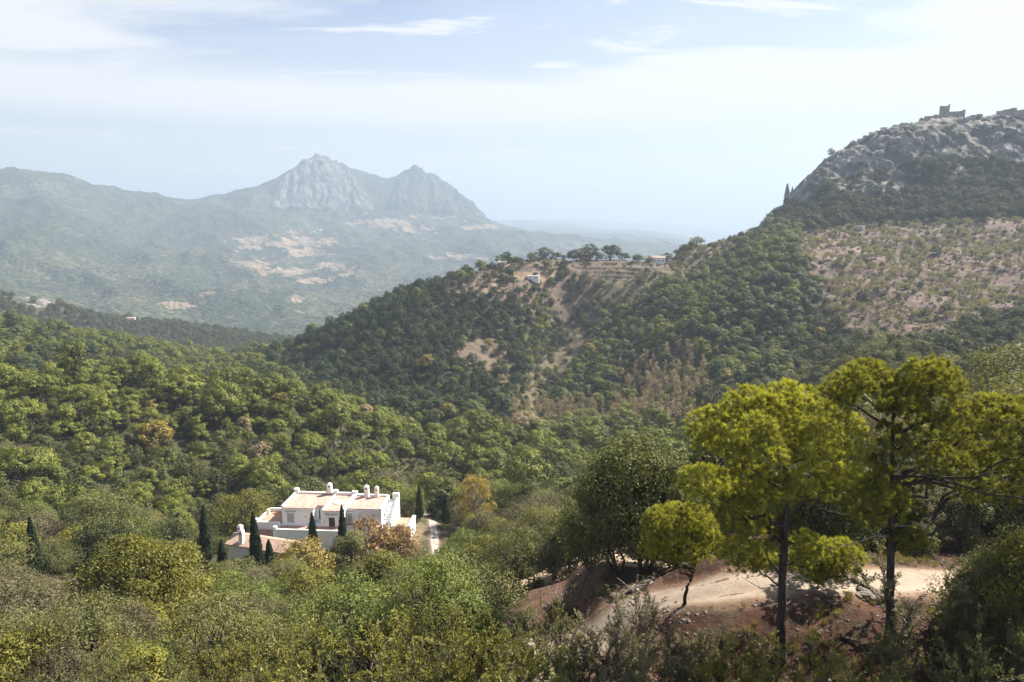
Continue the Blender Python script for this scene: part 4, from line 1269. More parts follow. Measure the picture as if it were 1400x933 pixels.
add_trees("shrub", x[k], y[k], 0.7 * np.exp(rng.normal(0, 0.25, k.sum())), [None] * k.sum())

# --- nearer than 62 m: bushes on the slope below the camera
x, y, D = candidates(3.2, 21, 62)
z = ground(x, y); u, v, _d = project(np.stack([x, y, z], 1))
rnd = rng.uniform(0, 1, len(x))
ok = (u < 705) & track_clear(x, y, 1.2) & ~((u > 655) & (v > 820))
ok &= (((u - 60) / 34) ** 2 + ((v - 845) / 14) ** 2 > 1) & (((u - 85) / 36) ** 2 + ((v - 908) / 16) ** 2 > 1)
k = ok & (D > 38) & (rnd < 0.42)
lf = np.where(rng.uniform(0, 1, len(x)) < 0.28, "grey", np.where(rng.uniform(0, 1, len(x)) < 0.4, "fresh", "olive")).astype(object)
add_trees("olive_near", x[k], y[k], 0.86 * np.exp(rng.normal(0, 0.22, k.sum())), list(lf[k]))
k = ok & (D > 34) & (rnd >= 0.42) & (rnd < 0.62)
add_trees("lentisk_near", x[k], y[k], 0.90 * np.exp(rng.normal(0, 0.22, k.sum())), list(np.where(rng.uniform(0, 1, k.sum()) < 0.5, "lentisk", "fresh").astype(object)))
k = ok & (((D <= 38) & (rnd < 0.62)) | ((D > 38) & (rnd > 0.8)))
lf = np.where(rng.uniform(0, 1, len(x)) < 0.4, "lentisk", np.where(rng.uniform(0, 1, len(x)) < 0.5, "olive", "grey")).astype(object)
add_trees("bush", x[k], y[k], np.exp(rng.normal(0, 0.16, k.sum())), list(lf[k]))

# ------------------------------------------------------------------ the tall pines on the knoll
def at(u, v, Y):
    r = ray(u, v)
    return r * (Y / r[1])


def puff(p, c, rad, tufts, needles, L, W, r, tint0, out=None):
    """A rounded cushion of needle tufts."""
    d = unit(r.normal(size=(tufts * 2, 3)))
    d = d[d[:, 2] > -0.25][:tufts]
    cen = c + d * (rad * r.uniform(0.72, 1.0, len(d)))[:, None] * np.array([1, 1, 0.8])
    n = len(cen)
    axis = unit(d + np.array([0, 0, 0.45]))
    nd = np.repeat(axis, needles, 0) + r.normal(0, 0.30, (n * needles, 3))
    nd = unit(nd)
    base = np.repeat(cen, needles, 0)
    ln = L * r.uniform(0.7, 1.2, n * needles)
    P = base + nd * (ln / 2)[:, None]
    ax = np.repeat(d, needles, 0)
    nr = ax - (ax * nd).sum(1, keepdims=True) * nd + r.normal(0, 0.22, nd.shape)
    p.leaves(P, nr, ln, W, np.clip(tint0 + np.repeat(r.normal(0, 0.17, n), needles) + r.normal(0, 0.08, n * needles), 0, 1), r, nd)


def poly_points(poly, n, r, dmin):
    us = [q[0] for q in poly]; vs_ = [q[1] for q in poly]
    out = []
    t = 0
    while len(out) < n and t < 20000:
        t += 1
        u, v = r.uniform(min(us), max(us)), r.uniform(min(vs_), max(vs_))
        if in_poly(np.array([u]), np.array([v]), poly)[0] and all((u - a) ** 2 + (v - b) ** 2 > dmin ** 2 for a, b in out[-400:]):
            out.append((u, v))
    return out


def hero_pine(name, label, base_uv, trunk_uv, r0, r1, lobes, leaf, seed, needles=34, extra=(), nl=0.25, nw=0.020):
    r = np.random.default_rng(seed)
    b = ghit(*base_uv)
    Y = b[1]
    sc = (Y * CP - b[2] * SP) / FPX                      # metres per pixel here
    p = Plant()
    tp = [b + np.array([0, 0, -0.5]), b + np.array([0, 0, 0.0])]
    for (u, v, dy) in trunk_uv:
        tp.append(at(u, v, Y + dy))
    tp = np.array(tp)
    tt = np.concatenate([[0], np.cumsum(np.linalg.norm(np.diff(tp, axis=0), axis=1))])
    s = np.linspace(0, tt[-1], 26)
    TP = np.stack([pchip(tt, tp[:, k], s) for k in range(3)], 1)
    TP[2:] += r.normal(0, 0.02, (24, 3))
    rad = r0 + (r1 - r0) * (s / tt[-1]) ** 0.8
    rad[:4] *= np.array([1.5, 1.35, 1.15, 1.05])
    p.tube(TP - b, rad, 10)
    cents = []
    for (poly, n, dmin, thick, prad, tint) in lobes:
        pts = poly_points(poly, n, r, dmin)
        cu = np.mean([q[0] for q in poly]); cvv = np.mean([q[1] for q in poly])
        hu = max(q[0] for q in poly) - cu; hv = max(q[1] for q in poly) - cvv
        for (u, v) in pts:
            q = min(1.0, ((u - cu) / max(hu, 1)) ** 2 + ((v - cvv) / max(hv, 1)) ** 2)
            dy = thick * math.sqrt(1 - q * 0.9) * r.choice([-1, 1]) * r.uniform(0.25, 1.0)
            cents.append((at(u, v, Y + dy) - b, prad * sc * r.uniform(0.75, 1.25), tint + r.uniform(-0.16, 0.16)))
    P = np.array([c[0] for c in cents])
    # main limbs reach for well spread cushions
    mains = [int(np.argmax(P[:, 2]))]
    for _ in range(min(22, len(P) - 1)):
        dm = np.min(np.linalg.norm(P[:, None] - P[mains][None], axis=2), axis=1)
        mains.append(int(np.argmax(dm)))
    nodes = []
    tz = (TP - b)
    for m in mains:
        c = P[m]
        hd = np.linalg.norm(c[:2] - np.interp(c[2], tz[:, 2], tz[:, 0]) * np.array([1, 0]) - np.interp(c[2], tz[:, 2], tz[:, 1]) * np.array([0, 1]))
        z = np.clip(c[2] - 0.45 * hd - 0.2, tz[-1, 2] * 0.25, tz[-1, 2] * 0.97)
        a = np.array([np.interp(z, tz[:, 2], tz[:, 0]), np.interp(z, tz[:, 2], tz[:, 1]), z])
        ln = np.linalg.norm(c - a)
        pts = p.limb(a, c, 0.028 + 0.014 * ln, 0.014, 0.10, 9, 6, r, -0.04)
        nodes.extend(pts[2:])
    nodes = np.array(nodes)
    for i, c in enumerate(P):
        if i in mains: continue
        k = int(np.argmin(np.linalg.norm(nodes - c, axis=1)))
        p.limb(nodes[k], c, 0.02, 0.008, 0.12, 5, 4, r)
    for (c, rd, tint) in cents:
        tufts = int(30 * (rd / 0.5) ** 1.6) + 8
        puff(p, c, rd, tufts, needles, nl, nw, r, tint)
    root = empty(name, b)
    w, t, cr = p.meshes(name, "pine", leaf)
    add_obj("trunk", t, parent=root)
    add_obj("crown", cr, parent=root)
    for (path, ra, rb, bark) in extra:                    # bare dead limbs
        q = Plant()
        pts = np.array([at(u, v, Y + dy) - b for (u, v, dy) in path])
        q.tube(pts, np.linspace(ra, rb, len(pts)), 6)
        q.tube(np.array([pts[-2], pts[-2] + (pts[-1] - pts[-2]) * 0.5 + np.array([0.05, 0.1, 0.35])]), [rb * 0.8, rb * 0.3], 4)
        bv, bf = q.bark_arrays()
        me = quad_mesh("dead_limb", bv, bf); me.materials.append(BARK[bark])
        add_obj("branch", me, parent=root)
    tag(root, label, "pine tree")
    return root


CROWN_A = [(948, 592), (975, 570), (1012, 550), (1050, 540), (1092, 538), (1130, 547), (1154, 572), (1168, 596), (1172, 640), (1160, 664), (1140, 664), (1110, 650), (1080, 640), (1040, 628), (1000, 626), (962, 618)]
hero_pine("pine_tree", "tall domed pine with dense yellow green crown, nearer the camera on the knoll", (1066, 902),
          [(1070, 800, 0), (1074, 700, 0.1), (1072, 620, 0.1), (1074, 560, 0)], 0.24, 0.05,
          [(CROWN_A, 112, 14.5, 3.2, 18, 0.55),
           ([(934, 652), (960, 642), (1000, 650), (1008, 684), (975, 690), (944, 678)], 18, 12, 1.6, 16, 0.62),
           ([(1010, 640), (1070, 650), (1130, 665), (1165, 660), (1150, 690), (1090, 690), (1030, 690)], 24, 14, 2.0, 14, 0.42),
           ([(992, 690), (1020, 690), (1055, 700), (1052, 730), (1005, 733), (990, 718)], 14, 14, 1.8, 14, 0.4),
           ([(985, 755), (1030, 745), (1060, 752), (1045, 778), (1005, 775)], 13, 12, 1.0, 12, 0.5),
           ([(1085, 745), (1110, 735), (1120, 760), (1095, 775)], 6, 10, 0.6, 12, 0.55)],
          "pine_bright", 11,
          extra=[([(1070, 790, 0), (1058, 775, -.2), (1050, 765, -.3), (1046, 750, -.4)], 0.06, 0.025, "pine"),
                 ([(1068, 800, 0), (1040, 805, -.3), (1015, 790, -.5)], 0.03, 0.008, "grey")])
hero_pine("pine_tree", "tallest pine on the knoll, open layered crown with long bare side branches", (1216, 885),
          [(1217, 800, 0), (1219, 720, 0), (1220, 640, 0.1), (1221, 570, 0.1), (1226, 530, 0.2)], 0.23, 0.05,
          [([(1132, 540), (1148, 522), (1172, 508), (1196, 503), (1210, 512), (1206, 530), (1180, 542), (1152, 550)], 30, 10, 1.7, 15, 0.6),
           ([(1242, 520), (1258, 506), (1275, 500), (1294, 506), (1306, 524), (1302, 538), (1284, 546), (1262, 540)], 26, 10, 1.7, 15, 0.6),
           ([(1210, 540), (1232, 526), (1254, 538), (1252, 562), (1230, 570), (1210, 558)], 20, 10, 1.4, 15, 0.5),
           ([(1270, 580), (1300, 558), (1345, 552), (1400, 545), (1460, 555), (1480, 620), (1420, 655), (1360, 640), (1300, 640), (1275, 615)], 58, 13, 2.4, 16, 0.56),
           ([(1160, 670), (1190, 655), (1220, 662), (1228, 700), (1205, 722), (1170, 712)], 24, 10, 1.3, 15, 0.58),
           ([(1204, 590), (1235, 576), (1262, 590), (1272, 650), (1250, 700), (1225, 740), (1208, 700), (1202, 640)], 20, 16, 1.9, 13, 0.38),
           ([(1230, 720), (1255, 715), (1250, 750), (1228, 755)], 7, 10, 0.8, 13, 0.4),
           ([(1280, 650), (1340, 650), (1400, 665), (1390, 690), (1320, 690)], 12, 14, 1.6, 14, 0.42)],
          "pine_bright", 12,
          extra=[([(1220, 650, 0), (1265, 652, -.4), (1310, 662, -.8), (1350, 676, -1.0), (1405, 682, -1.2), (1450, 676, -1.2)], 0.075, 0.03, "pine"),
                 ([(1216, 733, 0), (1195, 733, -.3), (1172, 742, -.6), (1150, 746, -.8)], 0.045, 0.012, "pale"),
                 ([(1218, 700, 0), (1180, 712, .2), (1120, 696, .5), (1090, 694, .8)], 0.055, 0.02, "pine"),
                 ([(1219, 640, 0), (1190, 625, .6), (1160, 640, .9)], 0.04, 0.015, "pine"),
                 ([(1221, 560, 0), (1195, 555, -.3), (1178, 538, -.5)], 0.04, 0.015, "pine"),
                 ([(1220, 720, 0), (1255, 718, -.4), (1282, 728, -.6)], 0.03, 0.01, "pale")])
hero_pine("pine_tree", "small pine with a bent black trunk at the road edge", (935, 828),
          [(938, 808, 0), (945, 790, 0), (950, 772, 0.1), (946, 735, 0.1)], 0.11, 0.03,
          [([(886, 738), (898, 708), (925, 694), (955, 704), (976, 728), (972, 758), (940, 772), (915, 758), (897, 772)], 50, 10, 1.5, 14, 0.5)],
          "pine_bright", 13)
hero_pine("pine_tree", "young low bright green pine between the two tall trunks", (1118, 806),
          [(1119, 790, 0), (1120, 770, 0)], 0.06, 0.02,
          [([(1085, 770), (1100, 748), (1130, 745), (1165, 752), (1178, 768), (1160, 785), (1120, 795), (1092, 790)], 30, 10, 0.9, 12, 0.72)],
          "pine_bright", 14)

# ------------------------------------------------------------------ single trees and bushes that stand out
def single(key, v_i, u, vb, vt, leaf=None, name=None, label=None, cat=None, wide=1.0, group=None, rot=None, keep=0.0):
    """A plant whose foot shows at (u, vb) and whose top reaches row vt."""
    b = ghit(u, vb)
    d = b[1] * CP - b[2] * SP
    h = at(u, vt, b[1])[2] - b[2]
    pr = PROTO[key][v_i % len(PROTO[key])]
    root = empty(name, (b[0], b[1], b[2] - 0.1), rng.uniform(0, 6.28) if rot is None else rot)
    s = h / pr["H"]
    root.scale = (s * wide, s * wide, s)
    add_obj("trunk", pr["trunk"], parent=root)
    c = add_obj("crown", pr["crown"], parent=root)
    if leaf:
        c.material_slots[0].link = 'OBJECT'; c.material_slots[0].material = LEAF[leaf]
    if key == "cypress": root.rotation_euler = (rng.normal(0, 0.012), rng.normal(0, 0.012), root.rotation_euler[2])
    tag(root, label, cat, group)
    SINGLES.append((b[0], b[1], pr["R"] * s * wide))
    if keep: KEEP.append((u - pr["R"] * s * wide * FPX / d, u + pr["R"] * s * wide * FPX / d, vb - keep * (vb - vt), math.hypot(b[0], b[1])))
    return root


SINGLES = []
KEEP = [(352, 562, 732, 139.0), (296, 415, 766, 119.0), (716, 742, 806, 60.0), (690, 765, 796, 58.0), (582, 602, 742, 140.0)]    # what must stay in sight: columns, row, distance
for (u, vb, vt, wd, lab) in [
        (52, 792, 708, 0.95, "lone dark cypress by the left edge among olive trees"),
        (125, 790, 752, 0.9, "short thin cypress between two olive crowns left of the large round oak"),
        (283, 770, 692, 0.95, "slim cypress standing alone left of the villa terraces"),
        (305, 772, 737, 1.6, "stubby cypress in front of the twin white chimneys"),
        (354, 794, 700, 0.9, "tallest cypress of the close pair before the tiled annexe"),
        (370, 786, 738, 1.35, "short broad cypress tucked behind the taller one at the annexe"),
        (430, 770, 702, 1.0, "cypress before the middle of the villa facade"),
        (470, 778, 692, 0.8, "narrow cypress rising against the white villa's right half"),
        (574, 708, 664, 1.1, "cypress just right of the villa, near the driveway"),
        (610, 716, 675, 1.3, "cypress beside the yellowish eucalyptus tree")]:
    single("cypress", len(SINGLES), u, vb, vt, None, "cypress_tree", lab, "cypress tree", wd * 0.95, keep=0.03)

PROTO["carob"] = []
proto("carob", make_round(901, 7.5, 5.0, 110, 210, 0.26, 0.13, 1.15, 0.1, 5, 0.35, 0.7), "grey", "oak", 7.5, 5.0)
PROTO["eucalyptus"] = []
proto("eucalyptus", make_round(902, 10.0, 3.4, 90, 150, 0.26, 0.09, 0.95, 0.2, 2, 0.1, 0.9), "pale", "gold", 10.0, 3.4)
PROTO["big_oak"] = []
for i in range(3):
    proto("big_oak", make_round(905 + i, 9.5, 4.6, 78, 300, 0.25, 0.13, 1.35, 0.2, 5, 0.5, 0.45), "grey", "oak", 9.5, 4.6)

PROTO["glossy"] = []
for i in range(3):
    proto("glossy", make_round(931 + i, 4.6, 2.3, 100, 260, 0.105, 0.052, 0.62, 0.05, 5, 0.4, 0.55), "grey", "oak", 4.6, 2.3)
single("carob", 0, 196, 862, 745, "lentisk", "oak_tree", "large round bronze green oak, the broadest crown at the lower left", "oak tree", keep=0.35)
single("eucalyptus", 0, 650, 722, 651, "gold", "eucalyptus_tree", "tall yellowish eucalyptus right of the villa", "eucalyptus tree", 1.0, keep=0.3)
single("big_oak", 0, 846, 782, 622, "shade_oak", "oak_tree", "dark spreading oak at the road bend, darkest crown right of the ladder", "oak tree", 0.85)
single("big_oak", 1, 880, 778, 600, "shade_oak", "oak_tree", "tall dark oak behind the small bent pine", "oak tree", 0.8)
single("big_oak", 2, 806, 776, 690, "shade_oak", "oak_tree", "lower dark oak at the left end of the shady oak group", "oak tree", 0.95)
single("oak_near", 1, 782, 784, 712, "shade_oak", "oak_tree", "small oak at the left foot of the dark oak group", "oak tree", 1.0)
single("oak_near", 2, 918, 774, 636, "shade_oak", "oak_tree", "slim oak showing between the dark oak group and the domed pine", "oak tree", 0.7)
single("oak_near", 0, 758, 792, 738, "grey", "olive_tree", "small grey olive right of the wooden ladder", "olive tree", 1.0)
single("olive_near", 1, 700, 812, 722, "olive", "olive_tree", "slender stemmed olive just left of the wooden ladder", "olive tree", 0.9)
single("lentisk_near", 2, 415, 792, 744, "gold", "shrub", "rounded golden shrub in front of the villa between two cypresses", "shrub", 1.2, keep=0.3)
single("lentisk_near", 1, 395, 768, 742, "lentisk", "shrub", "bright lime green shrub under the villa's tiled lean-to", "shrub", 1.2)
single("lentisk_near", 2, 322, 806, 768, "olive", "shrub", "olive green shrub before the annexe's left wall", "shrub", 1.3)
single("olive_near", 1, 392, 812, 764, "olive", "olive_tree", "round olive in front of the annexe's right half", "olive tree", 1.2)
single("olive_near", 4, 352, 818, 778, "grey", "olive_tree", "greyish olive below the annexe's dark archway", "olive tree", 1.3)
single("almond", 0, 508, 776, 706, "rust", "almond_tree", "rusty orange tree before the villa's right corner", "almond tree", 0.75, keep=0.3)
single("lentisk_near", 0, 545, 764, 722, "rust", "shrub", "ochre shrub against the villa's right terrace wall", "shrub", 1.1, keep=0.3)
single("lentisk_near", 3, 480, 782, 730, "olive", "shrub", "olive green shrub at the foot of the narrow cypress", "shrub", 1.0)
single("olive_near", 0, 530, 690, 645, "grey", "olive_tree", "rounded grey olive behind the villa's two right chimneys", "olive tree", 1.2)
single("olive_near", 2, 335, 728, 672, "lentisk", "olive_tree", "pale green rounded tree left of the villa terrace", "olive tree", 1.3)
single("lentisk_near", 3, 440, 850, 790, "lentisk", "shrub", "vivid yellow green tree in the olives below the annexe", "shrub", 1.2)
single("lentisk_near", 1, 120, 925, 870, "gold", "shrub", "straw yellow bush by the pale clearing at the lower left", "shrub", 1.3)
single("lentisk_near", 0, 55, 930, 868, "oak", "shrub", "dark leafy green bush between the two pale clearings", "shrub", 1.2)
single("olive_near", 2, 668, 852, 772, "olive", "olive_tree", "yellowish olive tree on the shoulder left of the red embankment", "olive tree", 1.2)
single("olive_near", 0, 632, 862, 790, "fresh", "olive_tree", "fresh green olive tree below the ladder, left of the embankment", "olive tree", 1.2)
single("lentisk_near", 1, 700, 872, 838, "oak", "shrub", "dark low shrub at the foot of the red embankment's left end", "shrub", 1.3)
single("bush", 2, 764, 850, 822, "olive", "shrub", "small olive green bush half way up the red embankment", "shrub", 1.1)
single("olive_near", 3, 735, 745, 680, "grey", "olive_tree", "silver grey olive right of the eucalyptus", "olive tree", 1.3)
for (key, i, u, vb, vt, leaf, wide, lab) in [
        ("oak", 1, 806, 353, 333, None, 1.5, "tall dark oak in front of the ochre house on the crest"), ("oak", 0, 834, 353, 332, None, 1.5, "tall dark oak right of the ochre house on the crest"),
        ("oak", 2, 786, 354, 338, None, 1.5, "small dark oak left of the ochre house"), ("oak", 1, 816, 355, 343, None, 1.7, "low dark oak hiding the ochre house's foot"),
        ("oak", 0, 852, 352, 341, None, 1.7, "dark oak on the crest above the terraces"), ("oak", 2, 872, 353, 343, None, 1.7, "dark oak on the crest left of the white farmhouse"),
        ("oak", 3, 912, 356, 344, None, 1.5, "dark oak covering the white farmhouse's right end"), ("oak", 1, 888, 362, 350, None, 1.1, "round oak below the white farmhouse"), ("oak", 3, 744, 353, 338, None, 1.6, "round dark oak on the crest left of the pale hut"),
        ("oak", 0, 760, 353, 343, None, 1.6, "dark oak beside the pale hut on the crest")]:
    b = ghit(u, vb)
    while math.hypot(b[0], b[1]) > 760: vb += 0.5; vt += 0.5; b = ghit(u, vb)
    pr = PROTO[key][i]
    h = at(u, vt, b[1])[2] - b[2]
    o = add_obj(key + "_tree", pr["whole"], loc=(b[0], b[1], b[2] - 0.2))
    o.scale = (h / pr["H"] * wide, h / pr["H"] * wide, h / pr["H"]); o.rotation_euler = (0, 0, u * 1.7)
    if leaf:
        o.material_slots[1].link = 'OBJECT'; o.material_slots[1].material = LEAF[leaf]
    tag(o, lab, key + " tree")
# bushes on and below the knoll
for (key, i, u, vb, vt, leaf, wide, nm, cat, lab) in [
        ("bush", 0, 800, 985, 862, "grey", 1.0, "shrub", "shrub", "grey leaved bush with bare pale stems below the road bend"),
        ("bush", 1, 878, 935, 812, "grey", 1.1, "shrub", "shrub", "silvery bush in front of the pale dirt road"),
        ("bush", 2, 945, 930, 866, "grey", 1.1, "shrub", "shrub", "thin grey bush on the red bank beside the silvery one"),
        ("bush", 3, 742, 912, 836, "olive", 1.1, "shrub", "shrub", "olive green bush at the edge of the red embankment"),
        ("bush", 0, 835, 1010, 902, "olive", 1.0, "shrub", "shrub", "dense olive bush at the bottom edge right of the pale sandy patch"),
        ("bush", 1, 905, 1000, 905, "grey", 1.0, "shrub", "shrub", "dull grey bush at the bottom edge left of the fallen white branch"),
        ("bush", 3, 600, 1085, 868, "lentisk", 1.0, "shrub", "shrub", "large bright yellow green bush at the bottom edge's middle"),
        ("bush", 2, 690, 1040, 890, "lentisk", 1.0, "shrub", "shrub", "yellow green bush at the bottom edge beside the pale sandy patch"),
        ("bush", 0, 500, 1060, 885, "lentisk", 1.2, "shrub", "shrub", "bright leafy bush at the bottom edge left of the largest one"),
        ("bush", 1, 1095, 1040, 888, "lentisk", 1.0, "shrub", "shrub", "yellow green bush in front of the nearer tall pine's trunk"),
        ("bush", 2, 1010, 1030, 895, "lentisk", 0.9, "shrub", "shrub", "yellowish bush at the bottom edge left of the nearer tall trunk"),
        ("bush", 3, 1292, 1030, 866, "olive", 1.0, "shrub", "shrub", "tall shooted olive bush at the bottom right before the tallest pine"),
        ("bush", 1, 1235, 1010, 880, "olive", 0.9, "shrub", "shrub", "small olive bush at the foot of the tallest pine"),
        ("bush", 2, 1362, 1030, 890, "olive", 1.0, "shrub", "shrub", "olive bush in the bottom right corner"),
        ("bush", 0, 1268, 868, 752, "grey", 1.15, "shrub", "shrub", "twiggy grey bush right of the tallest pine's trunk"),
        ("glossy", 0, 1396, 905, 732, "shade_oak", 0.9, "oak_tree", "oak tree", "dark leafy oak at the right edge below the pine's long branch"),
        ("glossy", 1, 1345, 905, 755, "shade_oak", 0.75, "shrub", "shrub", "dark glossy bush just left of the leafy oak at the right edge"),
        ("glossy", 2, 1408, 925, 722, "lentisk", 0.7, "shrub", "shrub", "yellow topped bush cut by the right edge")]:
    single(key, i, u, vb, vt, leaf, nm, lab, cat, wide)

# trees that crowd the far side of the road on the knoll
x, y, D = candidates(3.3, 38.5, 62)
z = ground(x, y); u, v, _d = project(np.stack([x, y, z], 1))
rnd = rng.uniform(0, 1, len(x))
ok = (u > 925) & (u < 1470) & track_clear(x, y, 1.4)
k = ok & (rnd < 0.36)
add_trees("oak_near", x[k], y[k], 0.72 * np.exp(rng.normal(0, 0.16, k.sum())), [None] * k.sum())
k = ok & (rnd >= 0.36) & (rnd < 0.55)
add_trees("olive_near", x[k], y[k], 0.85 * np.exp(rng.normal(0, 0.16, k.sum())), ["grey"] * k.sum())
k = ok & (rnd >= 0.55) & (rnd < 0.72)
add_trees("lentisk_near", x[k], y[k], 0.8 * np.exp(rng.normal(0, 0.16, k.sum())), ["oak"] * k.sum())
x, y, D = candidates(2.2, 16, 44)
u, v, _d = project(np.stack([x, y, ground(x, y)], 1))
k = (u > 700) & track_clear(x, y, 0.5) & (rng.uniform(0, 1, len(x)) < 0.4)
add_trees("bush", x[k], y[k], 0.24 * np.exp(rng.normal(0, 0.35, k.sum())), list(np.where(rng.uniform(0, 1, k.sum()) < 0.5, "grey", "olive").astype(object)))
k = (u > 700) & (u < 900) & (D > 34) & track_clear(x, y, 1.0) & (rng.uniform(0, 1, len(x)) < 0.25)
add_trees("bush", x[k], y[k], 0.5 * np.exp(rng.normal(0, 0.3, k.sum())), ["olive"] * k.sum())


def near_single(t):
    return any(math.hypot(t["x"] - a, t["y"] - b) < 0.75 * rr + 0.3 * t["R"] for a, b, rr in SINGLES)


trees = [t for t in trees if not near_single(t)]
Pt = np.array([[t["x"], t["y"], t["z"] + t["H"]] for t in trees])
ut, vt_, dt = project(Pt)
Dt = np.hypot(Pt[:, 0], Pt[:, 1])
cut = np.zeros(len(trees), bool)
for (ua, ub, vmax, Dl) in KEEP:                       # planting in front of these stays low
    rp = np.array([t["R"] for t in trees]) * FPX / dt * 0.75
    for k in np.where((ut + rp > ua) & (ut - rp < ub) & (vt_ < vmax) & (Dt < Dl))[0]:
        t = trees[k]
        top = at(ut[k], vmax + 2, t["y"])[2] - t["z"]
        f = max(0.0, top / t["H"])
        if f < 0.38: cut[k] = True
        elif f < 1:
            for q in ("s", "H", "R"): t[q] *= f
trees = [t for k, t in enumerate(trees) if not cut[k]]

# ------------------------------------------------------------------ buildings
def mat_plain(name, c0, c1, sc=1.2, rough=0.85, bump=0.1, streak=0.0):
    b = NB(name)
    v = b.coord("Object")
    n = b.noise(v, sc, 6, 0.65)
    c = b.ramp(n, [(0.32, c0), (0.62, c1)])
    n2 = b.noise(v, sc * 14, 3, 0.6)
    c = b.mix(1.0, c, b.ramp(n2, [(0.3, (0.9, 0.9, 0.9)), (0.6, (1.03, 1.03, 1.03))]), 'MULTIPLY')
    if streak:
        s = b.noise(b.coord("Object", (3, 3, 0.25)), sc * 1.4, 5, 0.7)
        c = b.mix(b.math('MULTIPLY', b.ramp(s, [(0.52, 0.0), (0.72, 1.0)]), streak), c, (0.42, 0.40, 0.36))
    return b.done(b.principled(c, rough, 0.25, b.bump(n2, 0.4, bump)))


def mat_tiles(name, c0, c1, c2, sc=1.0):
    b = NB(name)
    v = b.coord("Object")
    n = b.noise(v, 0.7, 5, 0.65)
    cell = b.vor(v, 3.2 * sc).outputs["Color"]
    g = b.n("ShaderNodeSeparateXYZ"); b.l(cell, g.inputs[0])
    k = b.math('ADD', b.math('MULTIPLY', n, 0.7), b.math('MULTIPLY', g.outputs[0], 0.3))
    c = b.ramp(k, [(0.3, c0), (0.5, c1), (0.72, c2)])
    w = b.n("ShaderNodeTexWave", wave_type='BANDS', bands_direction='X'); w.inputs["Scale"].default_value = 1.6 * sc
    b.l(v, w.inputs["Vector"])
    c = b.mix(1.0, c, b.ramp(w.outputs["Fac"], [(0.0, (0.82, 0.8, 0.78)), (0.6, (1.02, 1.02, 1.02))]), 'MULTIPLY')
    return b.done(b.principled(c, 0.85, 0.2, b.bump(w.outputs["Fac"], 0.5, 0.05)))


M_WHITE = mat_plain("white_plaster", (0.80, 0.795, 0.79), (0.88, 0.875, 0.87), streak=0.3)
M_TERR = mat_tiles("terracotta_roof", (0.36, 0.21, 0.165), (0.47, 0.29, 0.235), (0.55, 0.375, 0.315))
M_PATIO = mat_tiles("terracotta_paving", (0.36, 0.20, 0.14), (0.46, 0.27, 0.19), (0.54, 0.34, 0.25), 1.4)
M_LEAN = mat_tiles("red_tiles", (0.28, 0.13, 0.09), (0.38, 0.19, 0.14), (0.46, 0.26, 0.19), 1.4)
M_GLASS = mat_plain("dark_glass", (0.02, 0.022, 0.026), (0.035, 0.037, 0.042), rough=0.45, bump=0.0)
M_CURTAIN = mat_plain("curtained_glass", (0.30, 0.30, 0.31), (0.40, 0.40, 0.41), rough=0.6, bump=0.0)
M_WOOD = mat_plain("dark_timber", (0.07, 0.045, 0.03), (0.12, 0.08, 0.055), 4.0)
M_STONE = mat_plain("castle_stone", (0.20, 0.175, 0.145), (0.34, 0.30, 0.25), 0.35, bump=0.3)
M_OCHRE = mat_plain("ochre_plaster", (0.42, 0.30, 0.22), (0.52, 0.39, 0.29), 0.8)
M_CONC = mat_plain("grey_render", (0.36, 0.35, 0.34), (0.48, 0.47, 0.46), 0.8)


def boxes_mesh(name, bs, mat, bevel=0.03):
    """Boxes (x0,x1,y0,y1,z0,z1) or 8-corner blocks in one bevelled mesh."""
    bm = bmesh.new()
    for bx in bs:
        if len(bx) == 6:
            x0, x1, y0, y1, z0, z1 = bx
            co = [(x0, y0, z0), (x1, y0, z0), (x1, y1, z0), (x0, y1, z0), (x0, y0, z1), (x1, y0, z1), (x1, y1, z1), (x0, y1, z1)]
        else:
            co = bx
        vv = [bm.verts.new(c) for c in co]
        for f in ((3, 2, 1, 0), (4, 5, 6, 7), (0, 1, 5, 4), (1, 2, 6, 5), (2, 3, 7, 6), (3, 0, 4, 7)):
            bm.faces.new([vv[i] for i in f])
    if bevel:
        bmesh.ops.bevel(bm, geom=list(bm.edges), offset=bevel, segments=1, affect='EDGES', profile=0.5)
    me = bpy.data.meshes.new(name)
    bm.to_mesh(me); bm.free()
    me.materials.append(mat)
    return me


def part(name, bs, mat, parent, bevel=0.03):
    return add_obj(name, boxes_mesh(name, bs, mat, bevel), parent=parent)


def window(parent, x, y, z, w, h, glass=None, face='y', depth=0.12):
    """A framed window on a wall facing -y (face 'y') or +x (face 'x')."""
    t = 0.09
    if face == 'y':
        fr = [(x - w / 2, x + w / 2, y - depth, y - 0.003, z, z + t), (x - w / 2, x + w / 2, y - depth, y - 0.003, z + h - t, z + h),
              (x - w / 2, x - w / 2 + t, y - depth, y - 0.003, z + t, z + h - t), (x + w / 2 - t, x + w / 2, y - depth, y - 0.003, z + t, z + h - t)]
        pn = [(x - w / 2 + t, x + w / 2 - t, y - 0.05, y - 0.006, z + t, z + h - t)]
    else:
        fr = [(y + 0.003, y + depth, x - w / 2, x + w / 2, z, z + t), (y + 0.003, y + depth, x - w / 2, x + w / 2, z + h - t, z + h),
              (y + 0.003, y + depth, x - w / 2, x - w / 2 + t, z + t, z + h - t), (y + 0.003, y + depth, x + w / 2 - t, x + w / 2, z + t, z + h - t)]
        pn = [(y + 0.006, y + 0.05, x - w / 2 + t, x + w / 2 - t, z + t, z + h - t)]
    f = part("window", fr, M_WHITE, parent, 0.0)
    part("pane", pn, glass or M_GLASS, f, 0.0)
    return f


